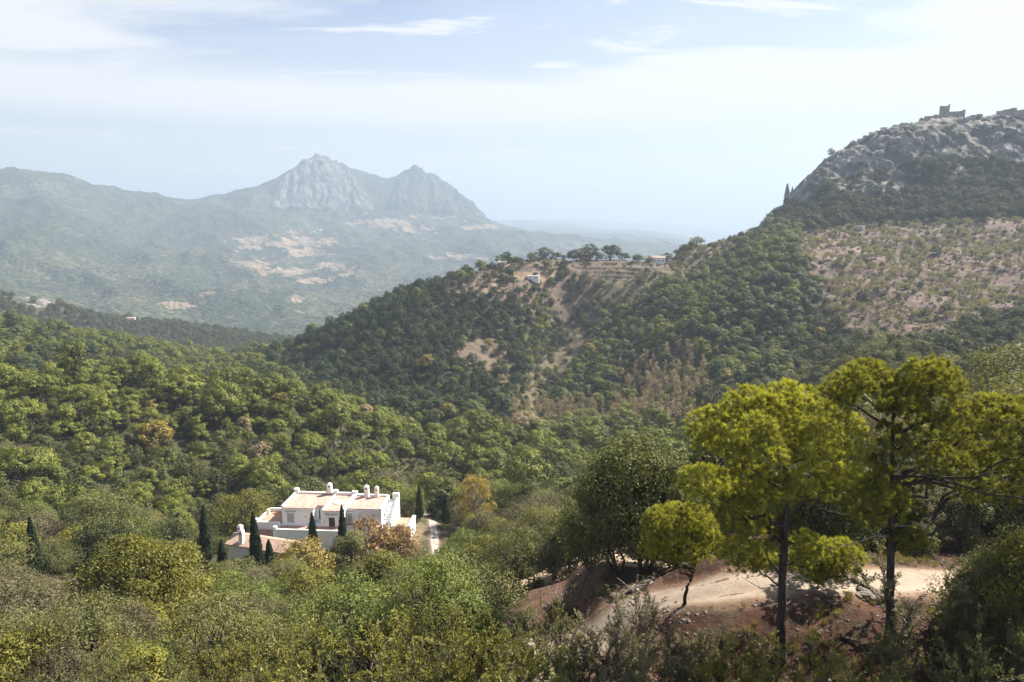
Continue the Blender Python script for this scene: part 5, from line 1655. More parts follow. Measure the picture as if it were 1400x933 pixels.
def chimney(parent, x, y, z0, w, h, d=None):
    d = d or w
    c = part("chimney", [(x - w / 2, x + w / 2, y - d / 2, y + d / 2, z0, z0 + h), (x - w / 2 - 0.12, x + w / 2 + 0.12, y - d / 2 - 0.12, y + d / 2 + 0.12, z0 - 0.02, z0 + 0.35)], M_WHITE, parent, 0.04)
    part("cap", [[(x - w / 2 - .06, y - d / 2 - .06, z0 + h + .003), (x + w / 2 + .06, y - d / 2 - .06, z0 + h + .003), (x + w / 2 + .06, y + d / 2 + .06, z0 + h + .003), (x - w / 2 - .06, y + d / 2 + .06, z0 + h + .003),
                  (x - w / 5, y - d / 5, z0 + h + .35), (x + w / 5, y - d / 5, z0 + h + .35), (x + w / 5, y + d / 5, z0 + h + .35), (x - w / 5, y + d / 5, z0 + h + .35)]], M_WHITE, c, 0.03)
    part("vent", [(x - w / 5, x + w / 5, y - d / 2 - .02, y - d / 2 + .1, z0 + h - .55, z0 + h - .2)], M_GLASS, c, 0)
    return c


villa = empty("villa", (VILLA[0], VILLA[1], VILLA_Z), VR)
tag(villa, "white two storey villa with terracotta flat roofs among trees", "villa")
T1, T2 = 4.0, 7.7                       # terrace level, roof level
# walls: lower storey and terrace block, then three staggered upper blocks
part("wall", [(-11.6, 10.6, 0.9, 9.0, -2.0, T1), (-17.0, -11.55, 0.2, 7.5, -2.0, T1 - 0.003), (-11.55, 2.4, -2.6, 0.95, -2.0, T1 - 0.006)], M_WHITE, villa)
part("wall", [(-11.3, -4.4, 1.0, 9.2, T1 + .002, T2)], M_WHITE, villa)
part("wall", [(-4.4, -2.4, 2.6, 9.0, T1 + .002, T2 - 0.15)], M_WHITE, villa)
part("wall", [(-2.4, 2.6, 0.2, 9.1, T1 + .002, T2 - 0.1)], M_WHITE, villa)
part("wall", [(2.6, 10.4, 2.0, 9.3, T1 + .002, T2 - 0.25)], M_WHITE, villa)
part("roof", [(-10.95, -4.0, 1.02, 8.8, T2 + .003, T2 + 0.09), (-4.0, -2.1, 2.62, 8.8, T2 + .001, T2 + 0.088)], M_TERR, villa, 0)
part("roof", [(-1.75, 2.3, 0.22, 8.8, T2 - 0.097, T2 + 0.02)], M_TERR, villa, 0)
part("roof", [(2.95, 10.0, 2.02, 8.9, T2 - 0.247, T2 - 0.14)], M_TERR, villa, 0)
part("parapet", [(-11.35, -10.95, 0.95, 9.25, T2 + .004, T2 + 0.55), (-10.95, -2.1, 8.8, 9.25, T2 + .004, T2 + 0.5), (-11.5, -10.5, 8.6, 9.4, T2 + .006, T2 + 1.25)], M_WHITE, villa)
part("parapet", [(-2.1, -1.75, 0.15, 9.2, T2 - .09, T2 + 0.32), (2.3, 2.95, 0.15, 9.2, T2 - .09, T2 + 0.5), (-1.75, 2.3, 8.8, 9.2, T2 - .09, T2 + 0.6), (-2.4, -1.4, 8.7, 9.35, T2 + .1, T2 + 1.15), (1.9, 3.1, 8.7, 9.35, T2 + .1, T2 + 1.0)], M_WHITE, villa)
part("parapet", [(10.0, 10.45, 1.95, 9.35, T2 - .24, T2 + 0.1), (2.95, 10.0, 8.9, 9.35, T2 - .24, T2 + 0.25)], M_WHITE, villa)
chimney(villa, -3.3, 9.0, T2 + .5, 0.95, 1.9)
chimney(villa, 5.3, 8.85, T2 - .13, 0.95, 2.3)
chimney(villa, 7.6, 8.85, T2 - .13, 0.8, 2.1)
dm = bmesh.new()
bmesh.ops.create_uvsphere(dm, u_segments=24, v_segments=10, radius=1.0)
bmesh.ops.scale(dm, vec=(1.25, 1.25, 0.38), verts=dm.verts)
bmesh.ops.translate(dm, vec=(0.2, 4.6, T2 + 0.02), verts=dm.verts)
me = bpy.data.meshes.new("dome"); dm.to_mesh(me); dm.free(); me.materials.append(M_WHITE)
for f in me.polygons: f.use_smooth = True
add_obj("dome", me, parent=villa)
# openings
window(villa, -9.4, 1.0, T1 + 0.3, 1.7, 2.3, M_CURTAIN)
window(villa, -6.1, 1.0, T1 + 1.5, 0.35, 0.6)
window(villa, -3.5, 2.6, T1 + 0.5, 0.5, 2.5)
window(villa, -1.6, 0.2, T1 + 1.2, 0.3, 0.5)
window(villa, 1.7, 0.2, T1 + 1.2, 0.3, 0.5)
window(villa, 3.5, 2.0, T1 + 0.2, 1.2, 2.4, M_CURTAIN)
window(villa, 6.2, 2.0, T1 + 1.5, 0.35, 0.55)
window(villa, 4.0, 10.4, T1 + 0.9, 0.9, 1.1, face='x')
window(villa, 1.2, 2.6, T1 + 0.6, 0.7, 1.6, face='x')
window(villa, 5.0, 0.9, 0.6, 1.3, 1.6)
window(villa, 8.4, 0.9, 0.6, 1.3, 1.6)
dr = part("door", [(-0.65, 0.65, 0.14, 0.197, T1 + 0.02, T1 + 2.15)], M_WOOD, villa, 0.01)
part("pane", [(-0.5, -0.06, 0.11, 0.137, T1 + 0.7, T1 + 2.0)], M_GLASS, dr, 0)
part("pane", [(0.06, 0.5, 0.11, 0.137, T1 + 0.7, T1 + 2.0)], M_GLASS, dr, 0)
hoods = []
for i in range(7):
    a0, a1 = -1.5 + 3 * i / 7, -1.5 + 3 * (i + 1) / 7
    z0 = T1 + 2.75 + 0.22 * ((a0 / 1.5) ** 2); z1 = T1 + 2.75 + 0.22 * ((a1 / 1.5) ** 2)
    hoods.append([(a0, -0.12, z0), (a1, -0.12, z1), (a1, 0.197, z1), (a0, 0.197, z0), (a0, -0.12, z0 + .14), (a1, -0.12, z1 + .14), (a1, 0.197, z1 + .14), (a0, 0.197, z0 + .14)])
part("door_hood", hoods, M_CONC, villa, 0)
for eb in [(-10.6, -8.2, 0.75, 0.997, T1 + 2.95, T1 + 3.08), (-3.9, -2.9, 2.35, 2.597, T1 + 3.2, T1 + 3.32), (2.9, 4.2, 1.75, 1.997, T1 + 2.85, T1 + 2.97), (3.0, 6.0, 0.6, 0.897, T1 - 0.35, T1 - 0.2)]:
    part("eave", [eb], M_CONC, villa, 0)
# terrace paving, its low walls and corner posts
part("terrace_paving", [(-16.7, -11.55, 0.5, 7.2, T1 + .002, T1 + .08), (-11.3, 2.2, -2.3, 0.16, T1 + .004, T1 + .08), (2.6, 10.4, 0.92, 1.98, T1 + .006, T1 + .07)], M_PATIO, villa, 0)
part("terrace_wall", [(-17.05, -16.7, 0.15, 7.55, T1 + .01, T1 + 0.75), (-16.7, -11.6, 0.15, 0.5, T1 + .01, T1 + 0.7), (-16.7, -11.6, 7.2, 7.55, T1 + .01, T1 + 0.8),
                      (-17.3, -16.5, -0.05, 0.75, T1 - 1.5, T1 + 1.35), (-16.9, -16.2, 5.4, 6.1, T1 + .02, T1 + 1.15), (-11.9, -11.2, -2.75, -2.05, T1 - 2, T1 + 1.0), (-11.2, 2.4, -2.65, -2.3, T1 + .01, T1 + 0.5)], M_WHITE, villa)
# lean-to roof of red tiles with posts
lz = T1 - 1.2
lean = part("lean_to_roof", [[(-18.6, -4.2, lz - .9), (-11.0, -4.2, lz - .9), (-11.0, 0.19, lz), (-18.6, 0.19, lz), (-18.6, -4.2, lz - .75), (-11.0, -4.2, lz - .75), (-11.0, 0.19, lz + .15), (-18.6, 0.19, lz + .15)]], M_LEAN, villa, 0.0)
for px in (-18.3, -15.9, -13.5, -11.3):
    part("post", [(px - .12, px + .12, -4.05, -3.8, -2.0, lz - .85)], M_WOOD, villa, 0.01)
# outside stairs at the right end
st = []
for i in range(11):
    st.append((10.6 + 0.002, 12.2, 2.2 + i * 0.55, 2.2 + (i + 1) * 0.55 - 0.004, -1.5, T1 - 0.4 + i * 0.36))
part("staircase", st, M_WHITE, villa, 0.02)
part("stair_wall", [[(12.2, 2.0, -1.5), (12.5, 2.0, -1.5), (12.5, 8.9, -1.5), (12.2, 8.9, -1.5), (12.2, 2.0, T1 + .5), (12.5, 2.0, T1 + .5), (12.5, 8.9, T2 + .5), (12.2, 8.9, T2 + .5)], (11.3, 12.7, 8.4, 9.3, -1.5, T2 + 0.85)], M_WHITE, villa)
part("terrace_wall", [(12.5 + .003, 16.5, 3.0, 8.0, -2.0, 3.0), (15.9, 16.6, 2.6, 8.1, 3.0 + .003, 3.7), (12.5, 15.9, 2.6, 2.95, -1.5, 3.6), (14.2, 14.8, 2.2, 2.55, -1.5, 4.2)], M_WHITE, villa)
part("terrace_paving", [(12.52, 15.88, 3.0, 7.98, 3.003, 3.06)], M_PATIO, villa, 0)
# garden steps with a sloping white rail left of the lean-to
b0 = ghit(330, 752)
gs = empty("garden_steps", b0, VR)
steps = [(i * 0.75, i * 0.75 + 0.74, 0, 1.6, -1.0, 0.25 + i * 0.28) for i in range(8)]
part("steps", steps, M_CONC, gs, 0.02)
part("rail", [[(0, -0.3, -.5), (6.1, -0.3, -.5), (6.1, -0.01, -.5), (0, -0.01, -.5), (0, -0.3, 1.0), (6.1, -0.3, 3.1), (6.1, -0.01, 3.1), (0, -0.01, 1.0)], (-0.35, 0.05, -0.4, 0.05, -.5, 1.4), (2.6, 3.0, 1.62, 1.95, -.5, 3.0)], M_WHITE, gs)
tag(gs, "white walled garden steps rising towards the villa's lean-to", "steps")

# the annexe in front, with a tiled gable roof
b0 = ghit(362, 779)
ann = empty("annexe", (b0[0], b0[1], b0[2]), math.radians(-17))
tag(ann, "low white annexe with orange tiled roof and two chimneys below the villa", "annexe")
AX0, AX1, AD, AH = -7.6, 7.0, 4.2, 3.9
part("wall", [(AX0, AX1, 0, AD, -2.5, AH)], M_WHITE, ann)
part("gable", [[(AX0 + .02, 0.02, AH - .02), (AX1 - .02, 0.02, AH - .02), (AX1 - .02, AD - .02, AH - .02), (AX0 + .02, AD - .02, AH - .02), (AX0 + .02, AD / 2 - .02, AH + .95), (AX1 - .02, AD / 2 - .02, AH + .95), (AX1 - .02, AD / 2 + .02, AH + .95), (AX0 + .02, AD / 2 + .02, AH + .95)]], M_WHITE, ann, 0)
M_ROOF2 = mat_tiles("orange_tiles", (0.33, 0.205, 0.15), (0.44, 0.295, 0.225), (0.53, 0.39, 0.31), 1.6)
for sgn in (0, 1):
    ya, yb = (-0.4, AD / 2 - 0.004) if sgn == 0 else (AD + 0.4, AD / 2 + 0.004)
    za, zb = AH - .05, AH + 1.05
    lo, hi = (ya, yb) if ya < yb else (yb, ya)
    zl, zh = (za, zb) if ya < yb else (zb, za)
    part("roof", [[(AX0 - .4, lo, zl), (AX1 + .4, lo, zl), (AX1 + .4, hi, zh), (AX0 - .4, hi, zh), (AX0 - .4, lo, zl + .16), (AX1 + .4, lo, zl + .16), (AX1 + .4, hi, zh + .16), (AX0 - .4, hi, zh + .16)]], M_ROOF2, ann, 0)
chimney(ann, -6.8, AD / 2 + 0.4, AH + .7, 0.8, 1.7)
chimney(ann, -5.0, 0.6, AH + .1, 0.8, 2.5)
arch = []
for i in range(10):
    t0, t1 = math.pi * i / 10, math.pi * (i + 1) / 10
    xa, xb = -3.2 - 1.5 * math.cos(t0), -3.2 - 1.5 * math.cos(t1)
    za, zb = 0.8 + 1.5 * math.sin(t0), 0.8 + 1.5 * math.sin(t1)
    arch.append([(xa, -0.06, -1), (xb, -0.06, -1), (xb, -0.004, -1), (xa, -0.004, -1), (xa, -0.06, za), (xb, -0.06, zb), (xb, -0.004, zb), (xa, -0.004, za)])
part("archway", arch, M_WOOD, ann, 0)
window(ann, 4.6, 0, 1.3, 1.1, 1.2)
window(ann, 1.0, 0, 1.5, 0.9, 1.0)

# a wooden ladder stands against the olive by the track
lb = ghit(727, 806)
d = lb[1] * CP - lb[2] * SP
lh = (806 - 768) * d / FPX * 1.15
lad = empty("ladder", lb, math.radians(12))
for sx in (-0.28, 0.28):
    part("rail", [[(sx - .045, -.045, -.1), (sx + .045, -.045, -.1), (sx + .045, .045, -.1), (sx - .045, .045, -.1), (sx - .045, .555, lh), (sx + .045, .555, lh), (sx + .045, .645, lh), (sx - .045, .645, lh)]], BARK["grey"], lad, 0.01)
for i in range(9):
    t = (i + 0.7) / 9.4
    part("rung", [(-.235, .235, .6 * t - .035, .6 * t + .035, lh * t - .03, lh * t + .03)], BARK["grey"], lad, 0.0)
tag(lad, "wooden ladder leaning up in front of the pale track", "ladder")


M_PALETILE = mat_tiles("pale_tiles", (0.26, 0.21, 0.18), (0.36, 0.30, 0.26), (0.44, 0.38, 0.34), 1.2)


# ------------------------------------------------------------------ small houses far off and the castle
def small_house(name, label, cat, u, v, w, d, h, rz=0.0, roof="gable", wall=None, roofm=None, table=None, d0=12.0, wins=3, sink=1.0, group=None):
    b = hit(u, v, table or ground, d0=d0, d1=(1650.0 if table is None else 26000.0))
    if table is None and v < 400:                          # step down the picture until the sight line meets the near hill
        while math.hypot(b[0], b[1]) > 760 and v < 420:
            v += 0.5
            b = hit(u, v, ground, d0=d0)
    o = empty(name, b, rz)
    wall = wall or M_WHITE; roofm = roofm or M_TERR
    part("wall", [(-w / 2, w / 2, -d / 2, d / 2, -sink - 2, h)], wall, o, 0)
    if roof == "gable":
        for s in (-1, 1):
            lo, hi = (-d / 2 - .4, -.004) if s < 0 else (.004, d / 2 + .4)
            zl, zh = (h, h + d * .24) if s < 0 else (h + d * .24, h)
            part("roof", [[(-w / 2 - .4, lo, zl), (w / 2 + .4, lo, zl), (w / 2 + .4, hi, zh), (-w / 2 - .4, hi, zh), (-w / 2 - .4, lo, zl + .25), (w / 2 + .4, lo, zl + .25), (w / 2 + .4, hi, zh + .25), (-w / 2 - .4, hi, zh + .25)]], roofm, o, 0)
        part("gable", [[(-w / 2 + .03, -d / 2 + .03, h), (w / 2 - .03, -d / 2 + .03, h), (w / 2 - .03, d / 2 - .03, h), (-w / 2 + .03, d / 2 - .03, h), (-w / 2 + .03, -.02, h + d * .22), (w / 2 - .03, -.02, h + d * .22), (w / 2 - .03, .02, h + d * .22), (-w / 2 + .03, .02, h + d * .22)]], wall, o, 0)
    else:
        part("roof", [(-w / 2 - .2, w / 2 + .2, -d / 2 - .2, d / 2 + .2, h + .003, h + .3)], roofm, o, 0)
    for i in range(wins):
        x = -w / 2 + w * (i + 0.5) / wins
        window(o, x, -d / 2, h * 0.35, min(1.4, w / wins * .4), h * 0.35)
    tag(o, label, cat, group)
    return o


small_house("house", "large white farmhouse on the saddle between the hill and the castle mountain", "house", 898, 351, 14, 8, 4.6, math.radians(-8), wins=4, roofm=M_PALETILE)
small_house("house", "ochre house half hidden by trees on the hill's crest", "house", 797, 347, 8, 6, 4.6, math.radians(6), wall=M_OCHRE, roofm=M_PALETILE)
small_house("house", "small pale hut at the left end of the terraced field", "house", 770, 349, 3.2, 3.2, 5.0, 0.1, roof="flat", wall=M_CONC, roofm=M_CONC, wins=1)
small_house("house", "flat roofed white shed on the bare patch of the hill", "shed", 729, 383, 10, 5, 2.8, math.radians(-6), roof="flat", wall=M_WHITE, roofm=M_CONC, wins=2)
small_house("house", "white cottage among trees on the hill's left shoulder", "house", 686, 362, 7, 5, 3.2, math.radians(12), wins=2, roofm=M_PALETILE)
small_house("house", "small ruined hut on the ridge below the castle cliff", "hut", 1014, 332, 6, 5, 5.0, 0.2, roof="flat", wall=M_STONE, roofm=M_STONE, wins=1)
small_house("house", "low stone hut near the top of the dry orchard", "hut", 1176, 313, 6, 4, 2.8, 0.1, roof="flat", wall=M_WHITE, roofm=M_CONC, wins=1)
small_house("house", "white walled hut peeking out of the olives at the left edge", "hut", 14, 802, 1.6, 1.4, 1.5, 0.2, roof="flat", wall=M_WHITE, roofm=M_WHITE, wins=1)
FARN = [(437, 316, 30, "long white farm building on the far valley floor under the peak"), (652, 310, 22, "white house at the right foot of the far mountain"), (636, 304, 16, "pale house left of the white one at the far mountain's foot"), (662, 318, 14, "tiny white house furthest right on the far valley floor"),
        (500, 293, 20, "white house high under the far cliff"), (596, 320, 16, "small pale house in the middle of the far valley"), (112, 427, 12, "pale roofed house on the dark ridge at the left"), (180, 441, 12, "white house at the far ridge's end on the left")]
for (u, v, w, lab) in FARN:
    small_house("farmhouse", lab, "house", u, v, w, w * 0.5, 6.0 + w * 0.1, rng.uniform(-.3, .3), table=far_ground if v < 420 else None, d0=1600.0 if v < 420 else 800.0, wins=0 if v < 420 else 2)

# castle on the summit
def crest_point(u, v0=120):
    for v in np.arange(v0, 330, 0.5):
        p = hit(u, v, ground, d0=700)
        q = ray(u, v)
        D = math.hypot(p[0], p[1])
        if D < 1600 and abs(q[2] / math.hypot(q[0], q[1]) * D - p[2]) < 2.0:
            return p
    return hit(u, 200, ground, d0=700)


cp_ = crest_point(1290)
cas = empty("castle", cp_, math.radians(-25))
mpx = (cp_[1] * CP - cp_[2] * SP) / FPX
k = mpx
part("tower", [(-5.5 * k, 5.5 * k, -5 * k, 5 * k, -14 * k, 14 * k)], M_STONE, cas, 0.3)
part("battlement", [(4.0 * k, 5.6 * k, -5.1 * k, -2 * k, 14 * k + .01, 16.3 * k), (-5.6 * k, 5.6 * k, 4 * k, 5.1 * k, 14 * k + .01, 14.9 * k), (-5.6 * k, -4 * k, -5.1 * k, -3 * k, 14 * k + .02, 14.7 * k)], M_STONE, cas, 0.1)
part("rampart", [(-23 * k, -5.6 * k, -3 * k, 3 * k, -14 * k, 2.2 * k), (-26 * k, -22.9 * k, -4 * k, 4 * k, -14 * k, -1.0 * k), (5.6 * k, 21 * k, -4 * k, 4 * k, -14 * k, 6.2 * k), (20.9 * k, 24 * k, -5 * k, 5 * k, -14 * k, 7.6 * k)], M_STONE, cas, 0.2)
part("window", [(-1.2 * k, 0.2 * k, -5.12 * k, -5.02 * k, 4 * k, 7 * k), (14 * k, 16 * k, -4.1 * k, -4.02 * k, 0, 2.4 * k)], M_GLASS, cas, 0)
tag(cas, "ruined stone castle with square tower on the rocky summit", "castle")
for (u, w, h, lab) in [(1192, 40, 4.5, "pale fortress wall on the cliff's left shoulder"), (1330, 22, 3.5, "low ruined wall just right of the castle"), (1385, 46, 8, "long stone rampart on the summit at the right edge")]:
    p0, p1 = crest_point(u - w * 0.5), crest_point(u + w * 0.5)
    L_ = math.hypot(p1[0] - p0[0], p1[1] - p0[1])
    ro = empty("rampart", p0, math.atan2(p1[1] - p0[1], p1[0] - p0[0]))
    dz = p1[2] - p0[2]
    bl = []
    n = 5
    for i in range(n):
        xa, xb = L_ * i / n, L_ * (i + 1) / n - 0.01
        zc = p0[2] - p0[2] + dz * (i + 0.5) / n
        hh = h * mpx * (0.55 + 0.45 * ((i * 37) % 5) / 4)
        bl.append((xa, xb, -2.0, 2.0, zc - 14, zc + hh))
    part("wall", bl, M_STONE if u != 1192 else M_CONC, ro, 0.15)
    tag(ro, lab, "castle wall")

# ------------------------------------------------------------------ rock pinnacles, boulders, fallen wood
def mat_rock(name, c0, c1, c2, sc):
    b = NB(name)
    v = b.coord("Object", (1, 1, 0.5))
    n = b.noise(v, sc, 8, 0.7, 0.4)
    c = b.ramp(n, [(0.32, c0), (0.5, c1), (0.7, c2)])
    return b.done(b.principled(c, 0.95, 0.15, b.bump(n, 0.8, 0.4 / sc)))


M_ROCKF = mat_rock("grey_cliff_rock", (0.12, 0.11, 0.10), (0.27, 0.25, 0.23), (0.40, 0.37, 0.34), 0.15)
M_ROCKN = mat_rock("limestone", (0.12, 0.10, 0.085), (0.22, 0.185, 0.16), (0.36, 0.31, 0.27), 2.5)


def rock_mesh(name, sx, sy, sz, seed, mat, rough=0.35, point=0.0):
    bm = bmesh.new()
    bmesh.ops.create_icosphere(bm, subdivisions=4, radius=1.0)
    co = np.array([v.co[:] for v in bm.verts])
    n = 1 + rough * (0.6 * perlin(co[:, 0] * 1.6 + seed, co[:, 1] * 1.6 + co[:, 2] * 1.3, seed) + 0.35 * ridged(co[:, 0] * 2.4 + co[:, 2] + seed, co[:, 1] * 2.4, seed + 5, 3))
    co = co * n[:, None]
    if point:
        f = 1 - point * np.clip((co[:, 2] + 0.6) / 1.7, 0, 1)
        co[:, 0] *= f; co[:, 1] *= f
    co = np.sign(co) * np.abs(co) ** 0.85 * np.array([sx, sy, sz])
    for v, c in zip(bm.verts, co): v.co = c
    me = bpy.data.meshes.new(name); bm.to_mesh(me); bm.free(); me.materials.append(mat)
    return me


for i, (u, vb, vt, hw, lab) in enumerate([(1075, 276, 252, 3.8, "tallest rock pinnacle at the foot of the castle cliff"), (1082, 274, 256, 3.0, "thin rock pinnacle beside the tallest one"),
                                          (1059, 284, 257, 8.5, "blocky rock fin left of the thin pinnacles"), (1044, 292, 268, 8.0, "low rock fin at the lower end of the rocky crest")]):
    b0 = hit(u, vb + 3, ground, d0=600)
    m = (b0[1] * CP - b0[2] * SP) / FPX
    o = add_obj("rock_pinnacle", rock_mesh("rock_pinnacle", hw * m, hw * m * 1.1, (vb - vt) * m * 0.75, 31 + i, M_ROCKF, 0.4, 0.6), loc=(b0[0], b0[1], b0[2] + (vb - vt) * m * 0.3))
    tag(o, lab, "rock")
for i, (u, v, s, lab) in enumerate([(1198, 818, (0.8, 0.5, 0.24), "flat grey boulder beside the tallest pine's trunk"), (1186, 812, (0.5, 0.4, 0.25), "small boulder left of the flat grey one"), (1022, 868, (0.13, 0.11, 0.07), "pale stone on the red mound left of the nearer trunk"),
                                    (868, 806, (0.32, 0.25, 0.14), "pale block of rock at the top of the embankment"), (842, 816, (0.28, 0.2, 0.13), "broken rock half way along the embankment's edge"), (885, 798, (0.26, 0.2, 0.12), "rounded rock by the road edge above the embankment"),
                                    (720, 886, (0.6, 0.4, 0.25), "dark rock at the top of the pale sandy patch"), (1108, 880, (0.14, 0.1, 0.07), "stone right of the nearer tall trunk")]):
    b0 = ghit(u, v)
    o = add_obj("boulder", rock_mesh("boulder", *s, 51 + i, M_ROCKN, 0.4), loc=(b0[0], b0[1], b0[2] + s[2] * 0.3))
    o.rotation_euler = (0, 0, i * 1.3)
    tag(o, lab, "rock")


def fallen(path, r0, r1, bark, label, lift=0.05, name="fallen_branch"):
    p = Plant()
    pts = np.array([ghit(u, v) + np.array([0, 0, lift + h]) for (u, v, h) in path])
    o0 = pts[0].copy()
    s = np.linspace(0, len(pts) - 1, len(pts) * 4)
    Q = np.stack([np.interp(s, np.arange(len(pts)), pts[:, k]) for k in range(3)], 1)
    rr = np.random.default_rng(int(path[0][0])); Q += rr.normal(0, 0.02, Q.shape)
    p.tube(Q - o0, np.linspace(r0, r1, len(Q)), 7)
    for k in (len(Q) // 3, len(Q) // 2, int(len(Q) * 0.75)):
        d = np.array([rr.normal(0, .3), rr.normal(0, .3), abs(rr.normal(0.35, .15))])
        p.tube(np.array([Q[k], Q[k] + d * .6, Q[k] + d]) - o0, [r1, r1 * .7, r1 * .3], 5)
    bv, bf = p.bark_arrays()
    me = quad_mesh(name, bv, bf); me.materials.append(BARK[bark])
    o = add_obj(name, me, loc=tuple(o0))
    tag(o, label, "branch")


fallen([(905, 925, 0), (935, 922, .1), (960, 922, .15), (985, 920, .1)], 0.06, 0.02, "pale", "bleached fallen branch lying at the bottom edge left of the nearer pine")
fallen([(1148, 872, 0), (1170, 880, .1), (1195, 890, .05), (1210, 905, 0)], 0.07, 0.03, "grey", "broken brown branch on the mound between the two tall pines")
fallen([(30, 848, .2), (40, 842, .5), (46, 838, .8)], 0.10, 0.06, "pine", "dark tilted log in the pale clearing at the lower left")
fallen([(72, 906, .1), (84, 904, .25), (92, 908, .1)], 0.10, 0.06, "pine", "dark curved log in the lower of the two pale clearings")
fallen([(845, 818, 0), (870, 806, .1), (895, 800, .05)], 0.07, 0.03, "pale", "pale root lying along the top of the embankment")

# ------------------------------------------------------------------ which trees show, and how large
E = np.maximum.accumulate(H2 / DN[None, :], axis=1)


def visible_area(ts):
    """Rows of the picture that each tree claims, front to back, at half the photograph's size."""
    W, Hh = 700, 467
    owner = np.full((Hh, W), -1, int)
    P = np.array([[t["x"], t["y"], t["z"] + 0.6 * t["H"]] for t in ts])
    u, v, d = project(P)
    D = np.hypot(P[:, 0], P[:, 1])
    az = np.arctan2(P[:, 0], P[:, 1])
    i = np.clip(np.round((az - AZ[0]) / (AZ[1] - AZ[0])).astype(int), 0, len(AZ) - 1)
    j = np.clip(np.searchsorted(DN, D) - 3, 0, len(DN) - 1)
    emax = E[i, j]
    for k in np.argsort(d):
        t = ts[k]
        if (t["z"] + t["H"]) / D[k] < emax[k]: continue
        ru = t["R"] * FPX / d[k] / 2; rv = 0.45 * t["H"] * FPX / d[k] / 2
        cu, cv = u[k] / 2, v[k] / 2
        a0, a1 = int(max(0, cu - ru)), int(min(W, cu + ru + 1)); b0, b1 = int(max(0, cv - rv)), int(min(Hh, cv + rv + 1))
        if a0 >= a1 or b0 >= b1: continue
        yy, xx = np.mgrid[b0:b1, a0:a1]
        m = ((xx + .5 - cu) / max(ru, .7)) ** 2 + ((yy + .5 - cv) / max(rv, .7)) ** 2 <= 1
        # the ground in front may hide the lower part of it
        tang = (cv - (yy + 0.5)) / max(rv, 1e-6) * 0.45 * t["H"] + t["z"] + 0.6 * t["H"]
        m &= tang / D[k] >= emax[k] - 1e-3
        sub = owner[b0:b1, a0:a1]
        m &= sub < 0
        sub[m] = k
    area = np.bincount(owner[owner >= 0].ravel(), minlength=len(ts))
    return area, u, v, d


area, tu, tv, td = visible_area(trees)
CLASS = {"pine": "pine_tree", "pine_near": "pine_tree", "oak": "oak_tree", "oak_shaded": "oak_tree", "oak_near": "oak_tree", "olive": "olive_tree", "olive_near": "olive_tree",
         "lentisk_near": "shrub", "bush": "shrub", "shrub": "shrub", "almond": "almond_tree", "poplar": "poplar_tree"}
CAT = {"pine_tree": "pine tree", "oak_tree": "oak tree", "olive_tree": "olive tree", "shrub": "shrub", "almond_tree": "almond tree", "poplar_tree": "poplar tree"}
LIMIT = {"pine_tree": 290, "oak_tree": 280, "olive_tree": 280, "shrub": 280, "almond_tree": 200, "poplar_tree": 70}
MINAREA = {"pine_tree": 10, "oak_tree": 10, "olive_tree": 10, "shrub": 8, "almond_tree": 5, "poplar_tree": 8}
order = np.argsort(-area)
count = {}
chosen = np.zeros(len(trees), bool)
for k in order:
    c = CLASS[trees[k]["key"]]
    if area[k] >= MINAREA[c] and count.get(c, 0) < LIMIT[c] and 4 < tu[k] < 1396 and tv[k] < 930:
        count[c] = count.get(c, 0) + 1
        chosen[k] = True
print("TREES", len(trees), "individuals", count)

# --- each tree that shows is a thing of its own
PARTED = 165.0


def set_leaf(o, slot, leaf):
    if leaf is None: return
    o.material_slots[slot].link = 'OBJECT'
    o.material_slots[slot].material = LEAF[leaf]


for k in np.where(chosen)[0]:                         # a few sick or dead trees among the rest
    if trees[k]["key"] in ("pine", "oak") and (k * 2654435761) % 100 < 2: trees[k]["leaf"] = "tan" if k % 2 else "gold"
sample_obj = {}
placed = []
first = {}
for k in np.where(chosen)[0]:
    t = trees[k]
    pr = PROTO[t["key"]][t["v"]]
    nm = CLASS[t["key"]]
    near = td[k] < PARTED
    fk = (t["key"], t["v"], near)
    if fk not in first:
        if near:
            root = empty(nm, (0, 0, 0))
            add_obj("trunk", pr["trunk"], parent=root)
            add_obj("crown", pr["crown"], parent=root)
        else:
            root = add_obj(nm, pr["whole"])
        first[fk] = root
        o = root
        kids = list(root.children)
    else:
        src = first[fk]
        o = src.copy(); COL.objects.link(o)
        kids = []
        for ch in src.children:
            c2 = ch.copy(); c2.parent = o; COL.objects.link(c2); kids.append(c2)
        for key in list(o.keys()):
            del o[key]
    o.name = nm
    o.location = (t["x"], t["y"], t["z"])
    o.rotation_euler = (0, 0, t["rot"])
    o.scale = (t["s"], t["s"], t["s"] * (0.92 + 0.16 * ((k * 7919) % 100) / 100))
    if near:
        for ch in kids:
            if ch.name.startswith("crown"):
                set_leaf(ch, 0, t["leaf"] or pr["crown"].materials[0].name and None)
                if t["leaf"] is None and len(ch.material_slots):
                    ch.material_slots[0].link = 'DATA'
    else:
        if t["leaf"]: set_leaf(o, 1, t["leaf"])
        elif len(o.material_slots) > 1: o.material_slots[1].link = 'DATA'
    placed.append((k, o))


